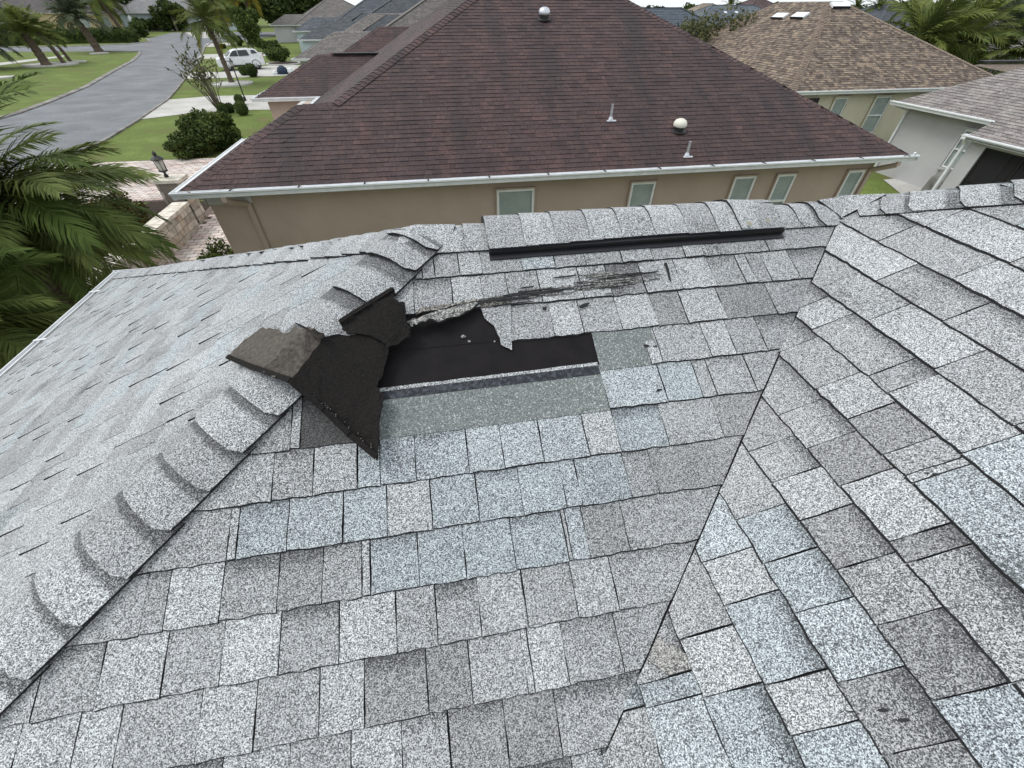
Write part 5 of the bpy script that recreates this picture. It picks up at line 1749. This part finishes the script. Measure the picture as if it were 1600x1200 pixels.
def clumps(o, rx, ry, rz, n, seed, cr=.4):
    rr = random.Random(seed); out = []
    for i in range(n):
        v = Vector((rr.gauss(0, 1), rr.gauss(0, 1), rr.gauss(0, 1))).normalized() * rr.uniform(.35, .85)
        out.append(((o[0] + v.x * rx, o[1] + v.y * ry, o[2] + v.z * rz), (rx * cr * rr.uniform(.7, 1.2), ry * cr * rr.uniform(.7, 1.2), rz * cr * rr.uniform(.7, 1.2))))
    return out


def bush(label, o, rx, ry, rz, n, leaf, mat, seed, group=None, cat='shrub', name='shrub', cl=10, cr=.45, hollow=.35):
    o = Vector(o)
    t = thing(name, label, cat, o, group)
    obj('foliage', crown_mb(n, clumps(o + Z_ * rz * .95, rx, ry, rz, cl, seed, cr) + [((o.x, o.y, o.z + rz * .9), (rx * .8, ry * .8, rz * .85))], leaf, seed, LT, hollow=hollow), mat, t)
    st = MB()
    for i in range(4):
        a = 6.283 * i / 4 + .4
        st.tube([o + Vector((math.cos(a) * .04, math.sin(a) * .04, 0)), o + Vector((math.cos(a) * rx * .35, math.sin(a) * ry * .35, rz * 1.0))], [.03, .012], n=5)
    obj('stem', st, M['twig'], t)
    return t


def ball_shrub(label, px, py, r, seed, group=None):
    o = G(px, py)
    t = thing('ball_shrub', label, 'shrub', o, group)
    obj('foliage', crown_mb(900, [((o.x, o.y, o.z + r * .92), (r, r, r))], r * .11, seed, LT[:3], hollow=.82), M['leaf'], t)
    mb = MB(); mb.lathe(o, [(r * .5, .02), (r * .85, r * .5), (r * .86, r), (r * .6, r * 1.6), (0, r * 1.75)], n=12); obj('core', mb, M['leaf'], t)
    return t


for i, (px, py, r, lb) in enumerate(((352, 178, .34, 'clipped round shrub left rear of the three by the white driveway'), (362, 176, .30, 'clipped round shrub half hidden behind the left one of the three'), (381, 180, .42, 'largest clipped round shrub, right front of the three by the driveway'), (377, 164, .34, 'clipped round shrub at the foot of the black lamp post'))):
    ball_shrub(lb, px, py, r, 50 + i, 'clipped round shrubs')
for i, (px, py, r, lb) in enumerate(((383, 118, .46, 'clipped round bush left of the pair in front of the white car'), (396, 120, .58, 'larger clipped round bush right of the pair in front of the white car'))):
    ball_shrub(lb, px, py, r, 60 + i, 'clipped round shrubs')
o = G(332, 236)
bush('big untrimmed dark green bush behind the left eave of the brown house', o, 1.35, 1.3, .78, 5200, .085, M['leaf'], 71, cl=16)
o = G(345, 228)
bush('lighter spiky upper part of the shrubbery beside the brown house eave', o, .95, .9, .92, 3200, .09, M['leaf_lt'], 70, cl=14, hollow=.45)
o = G(300, 246)
bush('lower rounded lobe of dark shrubbery at the lawn edge by the paver drive', o, 1.05, .9, .5, 3500, .07, M['leaf'], 72, cl=10)
bush('red-tipped shrub between the stone wall and the large palm', (-9.3, 13.6, 0), .8, 1.2, .7, 2600, .06, M['red_leaf'], 73)
bush('small pale green shrub on the paver walk against the tan wall', (-6.1, 11.3, 0), .65, .6, .42, 900, .055, M['leaf_lt'], 74, hollow=.5)
for i, (x, y, rx, rz) in enumerate(((-9.4, 9.5, 1.0, .8), (-9.6, 11.6, 1.0, .9), (-8.9, 7.6, .8, .6), (-11.2, 8.0, 1.3, .9), (-11.0, 10.6, 1.2, .9))):
    bush(('dark shrub at the foot of the large palm', 'dark shrub behind the stone courtyard wall', 'low dark shrub near the eave corner', 'broad dark shrub at the far left under the palm', 'dark shrub between palm and driveway')[i], (x, y, 0), rx, rx, rz, 2600, .075, M['leaf'], 80 + i, 'dark shrubs under the palms')

# crape myrtle: nearly bare fan of twigs
o = G(347, 176)
cm = thing('bare_shrub', 'nearly leafless fan-shaped shrub of thin twigs at the white driveway edge', 'shrub', o)
tw = MB(); lf = MB()
rr = random.Random(5)
for i in range(30):
    a = rr.uniform(0, 6.283); sp = rr.uniform(.15, 1.35)
    tip = o + Vector((math.cos(a) * sp - .5, math.sin(a) * sp, rr.uniform(2.0, 3.7) - sp * .3))
    mid = o.lerp(tip, .45) + Vector((math.cos(a) * -.12, 0, .12))
    tw.tube([o + Vector((math.cos(a) * .1, math.sin(a) * .1, 0)), mid, tip], [.035, .02, .008], n=4)
    for j in range(4):
        q0 = mid.lerp(tip, rr.uniform(.1, .9)); q1 = q0 + Vector((rr.uniform(-.5, .5), rr.uniform(-.5, .5), rr.uniform(.15, .6)))
        tw.tube([q0, q1], [.012, .005], n=3)
        for k in range(7):
            c_ = q0.lerp(q1, rr.uniform(.5, 1.15)); d_ = Vector((rr.gauss(0, 1), rr.gauss(0, 1), rr.gauss(0, 1))).normalized() * .07; e_ = d_.orthogonal() * .5
            lf.add([c_ - d_, c_ + e_, c_ + d_, c_ - e_], [(0, 1, 2, 3)], 0, rr.choice(LT))
obj('branches', tw, M['twig'], cm); obj('foliage', lf, M['leaf_olive'], cm)

FLO = [frond_mb(2.4, .25, .55, 30, .5, .055, 41, sweep=.10, seg=8).mesh('frond_e', M['palm'], (0, 0, 0)),
       frond_mb(2.4, .15, .50, 30, .5, .055, 42, sweep=-.12, seg=8, tone=(1.15, 1.1, .9)).mesh('frond_f', M['palm'], (0, 0, 0)),
       frond_mb(2.4, .25, .50, 28, .5, .06, 43, sweep=.05, seg=8).mesh('frond_g', M['palm_grey'], (0, 0, 0)),
       frond_mb(2.2, .0, .7, 26, .45, .05, 44, seg=8, tone=(1.7, 1.1, .5)).mesh('frond_h', M['palm'], (0, 0, 0))]


def palm(label, o, hgt, sc, nf, lean=(0, 0), grey=False, group='palms along the street', r=.16, wind=None, spread=(75, -35), clumpf=None, low=0):
    o = Vector(o)
    top = o + Vector((lean[0], lean[1], hgt))
    t = thing('palm_tree', label, 'palm tree', o, group)
    palm_trunk(o, top, r * 1.3, r, t, lean=lean[0] * -.15, n=8)
    for i in range(nf):
        f = i / nf
        az = i * 2.399 + R.uniform(-.3, .3)
        if wind is not None: az = wind + ((az % 6.283) - math.pi) * .72
        me_ = FLO[2] if grey else (FLO[3] if (i > nf - 1 - low) else R.choice(FLO[:2]))
        place_frond(me_, top + Z_ * (.12 - .25 * f), az, math.radians(spread[0] + (spread[1] - spread[0]) * f + R.uniform(-8, 8)), R.uniform(-.4, .4), sc * R.uniform(.85, 1.12), t)
    return t


def ring(label, px0, px1, py, mat=None):
    a = G(px0, py); b_ = G(px1, py)
    c = (a + b_) / 2; r = (b_ - a).length / 2
    t = thing('edged_bed', label, 'planting bed', c, 'edged palm beds')
    k = 28
    mb = MB()
    mb.lathe(c, [(r, 0), (r, .12), (r - .22, .13), (r - .24, .06)], n=k); obj('edging', mb, M['concrete'], t)
    mb = MB(); mb.lathe(c, [(r - .2, .03), (r - .3, .09), (r * .4, .11), (0, .12)], n=k); obj('fill', mb, mat or M['pebble'], t)


ring('round white-edged bed at the foot of the tall slim palm', 334, 393, 132)
ring('white-edged pebble bed under the two short palms on the left lawn', 45, 115, 101.5)
ring('small white bed behind the short palms on the left lawn', 108, 133, 97)
ring('small white pebble ring under the leaning grey palm', 143, 168, 84)
ring('white edged bed under the palm beyond the car', 372, 386, 76.5)
ring('dark mulch bed with white edge beside the grey house', 418, 470, 100, M['mulch'])
ring('grey pebble patch at the left frame edge on the lawn', -10, 20, 122)
palm('tall slim palm with curved trunk in the round white-edged bed', G(363, 130.5), 4.3, 1.22, 34, lean=(-.15, 0), r=.17, low=2)
palm('grey-green leaning palm at the tip of the left lawn', G(156, 82), 4.0, 1.75, 36, lean=(-.9, 0), grey=True, r=.42, spread=(80, -18))
palm('thick short palm in the pebble bed, left of the pair on the lawn', G(74, 103), 2.9, 1.35, 30, lean=(-.3, 0), r=.36, spread=(80, -12))
palm('thin leaning short palm in the pebble bed, right of the pair on the lawn', G(101, 100), 3.0, 1.1, 26, lean=(-.9, 0), r=.18, spread=(80, -12))
palm('third short palm in the small bed behind the pair on the lawn', G(111, 97), 2.2, .9, 20, lean=(-.7, 0), r=.15, spread=(80, -10))
palm('grey palm cut by the left frame edge above the lawn', G(-10, 108), 2.6, 1.7, 30, grey=True, r=.3)
palm('palm with a brown skirt of dead fronds beyond the white car', G(365, 72), 5.6, 1.6, 34, r=.25, low=7)
palm('tall palm at the top edge right of the street', G(405, 66), 8.2, 2.2, 30, r=.25, low=5)
palm('palm in front of the cream house, dark leaning trunk at top left', G(193, 52), 8, 3.4, 34, lean=(-3, 0), r=.35)
palm('tall dark palm left of the leaning one at top left', G(165, 50), 9, 3.0, 30, r=.35)
# hedge island
hd = thing('hedge', 'clipped dark green hedge along the far side of the road at top left', 'hedge', (-58, 105, 0))
ell = []
a0 = Vector((-75, 103.5, 0)); b0 = Vector((-54.5, 112, 0))
for i in range(46):
    f = i / 45; p = a0.lerp(b0, f) + Vector((0, 3.0 * math.sin(f * 3.0) - 1.0, 0))
    ell.append(((p.x, p.y, 1.1), (1.0, 1.5, 1.15 + .15 * math.sin(i * 2.1))))
obj('foliage', crown_mb(9000, ell, .22, 91, LT, hollow=.5), M['leaf'], hd)
mb = MB()
for e_ in ell[::2]: mb.lathe((e_[0][0], e_[0][1], 0), [(1.0, 0), (1.1, 1.2), (.7, 1.9), (0, 2.0)], n=8)
obj('core', mb, M['leaf'], hd, kind='stuff')


def tree(label, o, hgt, rx, rz, n, leaf, mat, seed, group, trunk=.18, cl=16, name='leafy_tree', cat='tree'):
    o = Vector(o)
    t = thing(name, label, cat, o, group)
    c = o + Z_ * (hgt - rz)
    cls = clumps(c, rx, rx, rz, cl, seed, .42)
    obj('crown', crown_mb(n, cls, leaf, seed, LT, hollow=.3), mat, t)
    mb = MB(); mb.tube([o, o + Z_ * (hgt - rz * 1.3), c], [trunk, trunk * .8, trunk * .5], n=7)
    for q in cls[:6]: mb.tube([o + Z_ * (hgt - rz * 1.5), Vector(q[0])], [trunk * .5, trunk * .15], n=5)
    obj('trunk', mb, M['twig'], t)
    return t


tree('round dense tree standing beyond the white car', G(397, 80), 5.4, 2.4, 2.3, 6500, .16, M['leaf_lt'], 101, 'trees along the street', .12)
tree('dark tree column in front of the pale blue house', G(278, 49), 6.5, 4.0, 3.2, 5000, .35, M['leaf'], 102, 'trees along the street', .3)
for i, (px, py, rx, rz) in enumerate(((424, 82, 1.4, .8), (412, 76, 1.2, .6), (440, 97, 1.6, .9), (400, 71, 1.5, .7), (374, 72, .8, .8), (350, 76, .5, .3))):
    bush(('dark shrub before the grey house front', 'yellow-green shrub near the far driveway', 'spiky low green shrub in the dark mulch bed', 'green shrub at the foot of the round tree', 'dark stump-like shrub at the palm bed', 'tiny shrub on the far lawn')[i], G(px, py), rx, rx, rz, 1500, .14, M['leaf_lt'] if i in (1, 2, 3) else M['leaf'], 110 + i, 'shrubs along the street')
for i, (px, py, rx, rz) in enumerate(((30, 50, 6, 2.6), (55, 47, 5, 2.2), (12, 62, 3, 1.6), (262, 47, 3.5, 2), (240, 49, 2.5, 1.5), (222, 58, 2.5, 1.6))):
    bush(('green hedge bushes before the yellow cream house', 'lighter bush right of the hedge before the yellow house', 'dark rounded bush at the left edge by the far walk', 'dark clipped shrub before the pale blue house', 'small dark shrub on the far lawn', 'bush at the end of the long hedge')[i], G(px, py), rx, rx, rz, 1800, .38, M['leaf'], 120 + i, 'shrubs of the far houses')
# tall trees behind the far houses at top left
for i, (x, y, hg, rx) in enumerate(((-128, 178, 15, 9), (-112, 196, 17, 10), (-95, 196, 18, 10), (-94, 178, 13, 5), (-76, 196, 17, 9), (-140, 150, 12, 8), (-150, 130, 12, 9), (-55, 190, 16, 9), (-40, 188, 15, 9), (-26, 150, 13, 7), (-41, 132, 9.5, 6), (-33, 134, 10, 6), (-24, 136, 10, 5.5))):
    tree(('tall dark tree behind the yellow house', 'broad dark tree behind the yellow house roof', 'dense tree between the yellow and cream houses', 'tree above the cream house roof', 'tree behind the street lamp', 'tree at the far left edge', 'tree at the far left behind the lawn', 'tree behind the blue house', 'tree at the right of the blue house', 'tree at the bend of the street', 'tree filling the gap left of the row of grey houses', 'tree right behind the palm with the brown skirt', 'tree above the roof of the farthest grey house')[i], (x, y, 0), hg, rx, hg * .42, 5200, .55, M['leaf'], 130 + i, 'tall trees behind the far houses', .4)
# olive-leaved tree between the brown and tan roofs
tree('thin olive-leaved tree between the brown roof and the tan roof', (18.6, 31.5, 0), 5.2, 2.8, 1.5, 2600, .11, M['leaf_olive'], 150, 'trees between the roofs', .12, cl=22)
# palms behind the tan house, blown to the right
for i, (x, y, hh_, sc, w_) in enumerate(((1432, 62, 3.9, 1.25, .5), (1478, 66, 3.6, 1.5, .3), (1510, 62, 3.5, 1.2, .2), (1572, 42, 4.0, 1.35, .4), (1612, 92, 3.0, 1.3, 2.6))):
    q9 = on_z(x, y, hh_)
    x, y = q9.x, q9.y
    palm(('windblown palm just right of the tan roof slope', 'second windblown palm behind the tan roof, fullest crown', 'third windblown palm, pale fronds, left of the small grey roof', 'windblown grey palm on a dark trunk near the right edge', 'palm reaching in from the right edge above the pale house')[i], (x, y, 0), hh_, sc, 36, r=.2, wind=w_, spread=(80, -30), group='windblown palms behind the tan house', grey=(i == 3))
# skyline trees
k_ = 0
WORDS = 'dark round treetop at the left end of the right-hand skyline|pale green treetop just right of the first dark one|tall narrow treetop above the pale tan far roof|wide low treetop left of the feathery palm|bushy treetop right of the feathery palm|treetop just left of the tan roof peak|first treetop right of the tan roof peak|pale treetop above the roof with three domes|dark low treetop beyond the three-dome roof|treetop behind the tallest skyline palm|tall dark treetop above the far brown roof|broad treetop near the right frame edge|last treetop at the right frame corner|small treetop above the small grey roof'.split('|')
for (px, top, d, rx, mt_) in ((1022, 5.45, 112, 3.2, 'leaf'), (1060, 5.0, 108, 4, 'leaf_lt'), (1082, 5.75, 118, 2.6, 'leaf'), (1112, 5.4, 124, 3.6, 'leaf'), (1165, 5.5, 120, 4.2, 'leaf'), (1215, 5.6, 116, 3.6, 'leaf_lt'), (1345, 5.2, 118, 3.0, 'leaf'), (1392, 5.2, 112, 3.2, 'leaf_lt'), (1420, 5.3, 116, 3.2, 'leaf'), (1452, 5.5, 112, 3.2, 'leaf'), (1545, 5.9, 100, 3.6, 'leaf'), (1572, 5.7, 96, 3.8, 'leaf'), (1597, 5.6, 92, 3.4, 'leaf'), (1508, 5.1, 84, 2.6, 'leaf_lt')):
    dr = ray(px, 12); dr.z = 0; dr.normalize()
    o = CAM + dr * d; o.z = ground_z(o.x, o.y)
    tree(WORDS[k_], o, top - o.z, rx, 1.7, 1300, .30, M[mt_], 160 + k_, 'trees on the skyline', .2); k_ += 1
for i, (x, y, hh_, sc) in enumerate(((1140, 110, 5.1, 1.0), (1338, 112, 4.9, 1.0), (1373, 108, 4.9, 1.0), (1425, 96, 5.2, 1.3), (1440, 92, 4.6, 1.2))):
    dr = ray(x, 12); dr.z = 0; dr.normalize(); q9 = CAM + dr * y; x, y = q9.x, q9.y
    palm(('feathery palm on the skyline above the grey-blue roof', 'small palm at the skyline right of the tan peak', 'small skyline palm above the roof with three domes', 'taller skyline palm left of the windblown group', 'lower skyline palm beside the taller one')[i], (x, y, ground_z(x, y)), hh_ - ground_z(x, y), sc, 22, r=.2, group='palms on the skyline', spread=(85, -30))

# ------------------------------------------------------------------ the parked white car, driveway clutter
cf = G(362, 112.5); cb_ = G(405, 107.5)
car = thing('parked_car', 'white compact crossover parked on the driveway behind the slim palm', 'car', (0, 0, 0))
side = [(-2.10, .30), (-2.13, .62), (-2.08, .90), (-1.85, 1.00), (-1.10, 1.09), (-.52, 1.54), (-.22, 1.61), (.75, 1.63), (1.62, 1.57), (2.0, 1.10), (2.10, 1.02), (2.12, .60), (2.06, .32)]
body = MB()
hwid = [.80, .86, .87, .86, .85, .71, .69, .69, .70, .83, .85, .86, .82]
n_ = len(side)
vs = [(x, -w_, z) for (x, z), w_ in zip(side, hwid)] + [(x, w_, z) for (x, z), w_ in zip(side, hwid)]
body.add(vs, [tuple(range(n_))[::-1], tuple(range(n_, 2 * n_))] + [(i, (i + 1) % n_, (i + 1) % n_ + n_, i + n_) for i in range(n_)])
bo = obj('body', body, M['car_paint'], car, origin=(0, 0, 0))
bv = bo.modifiers.new('edges', 'BEVEL'); bv.width = .035; bv.segments = 3; bv.limit_method = 'ANGLE'


def side_poly(name, pts, y_of, mat, off=.012):
    for sg in (-1, 1):
        mb = MB(); mb.poly([(x, sg * (y_of(z) + off), z) for x, z in pts]); obj(name, mb, mat, car, origin=(0, 0, 0))


yo = lambda z: .868 - max(0, z - 1.06) * .31
side_poly('side_window', [(-.98, 1.12), (-.48, 1.50), (-.12, 1.55), (-.10, 1.10)], yo, M['dark_glass'])
side_poly('side_window', [(-.04, 1.10), (-.06, 1.55), (.78, 1.56), (.92, 1.14)], yo, M['dark_glass'])
side_poly('side_window', [(1.16, 1.26), (1.14, 1.54), (1.46, 1.53), (1.70, 1.28)], yo, M['dark_glass'])
mb = MB(); mb.poly([(-1.16, -.66, 1.115), (-1.16, .66, 1.115), (-.68, .56, 1.475), (-.68, -.56, 1.475)]); w_o = obj('windscreen', mb, M['dark_glass'], car, origin=(0, 0, 0))
w_o.location = w_o.location + Vector((-.03, 0, .03))
mb = MB(); mb.poly([(1.53, -.56, 1.50), (1.53, .56, 1.50), (1.95, .68, 1.15), (1.95, -.68, 1.15)]); w_o = obj('rear_window', mb, M['dark_glass'], car, origin=(0, 0, 0)); w_o.location = w_o.location + Vector((.03, 0, .02))
for sg in (-1, 1):
    mb = MB(); mb.box((2.03, sg * .72, .98), (.20, .22, .20)); obj('tail_lamp', mb, M['red_lamp'], car, origin=(0, 0, 0))
    mb = MB(); mb.box((-2.02, sg * .66, .84), (.18, .30, .14)); obj('headlamp', mb, M['lamp_glass'], car, origin=(0, 0, 0))
    mb = MB(); mb.box((-.92, sg * .98, 1.14), (.12, .16, .13)); obj('mirror', mb, M['car_paint'], car, origin=(0, 0, 0))
    mb = MB(); mb.box((0, sg * .845, .36), (2.1, .06, .16)); obj('sill', mb, M['black_metal'], car, origin=(0, 0, 0))
    for xw in (-1.28, 1.28):
        mb = MB(); mb.lathe((xw, sg * .70, .36), [(.20, -.11), (.35, -.10), (.36, 0), (.35, .10), (.20, .11)], n=22, axis=(0, 1, 0)); wl = obj('wheel', mb, M['tyre'], car, origin=(0, 0, 0))
        mb = MB()
        mb.lathe((xw, sg * .80, .36), [(.22, 0), (.20, sg * .015)], n=22, axis=(0, 1, 0))
        for k in range(5):
            t = 6.283 * k / 5
            mb.bar((xw, sg * .82, .36), (xw + .21 * math.cos(t), sg * .82, .36 + .21 * math.sin(t)), .075, .03, upv=(0, 1, 0))
        obj('rim', mb, M['rim'], wl, origin=(0, 0, 0))
        mb = MB(); mb.lathe((xw, sg * .855, .38), [(.42, 0), (.365, .004)], n=22, axis=(0, 1, 0)); obj('arch', mb, M['black_metal'], car, origin=(0, 0, 0))
dcar = (cb_ - cf); dcar.z = 0
angc = math.atan2(dcar.y, dcar.x) * .45
car.rotation_euler.z = angc
ctr = (cf + cb_) / 2 + Vector((-.45, .75, 0))
car.location = (ctr.x, ctr.y, .025)
car.scale = (1.09, 1.09, 1.09)
o = G(443, 116)
cl_ = thing('cloth_bundle', 'unidentified heap, built as a dark blue covered bundle with white bags standing on the driveway by the bushes', 'bundle', o)  # unidentified dark blue and white heap, built as a bundle with bags
mb = MB(); mb.lathe(o + Vector((0, 0, .02)), [(.5, 0), (.55, .3), (.4, .55), (.15, .7), (0, .72)], n=9); obj('cover', mb, M['blue_cloth'], cl_)
mb = MB(); mb.lathe(o + Vector((.75, .1, .02)), [(.3, 0), (.36, .2), (.25, .45), (0, .5)], n=8); mb.lathe(o + Vector((-.7, -.2, .02)), [(.25, 0), (.3, .15), (.2, .32), (0, .36)], n=8); obj('bag', mb, M['white_paint'], cl_)
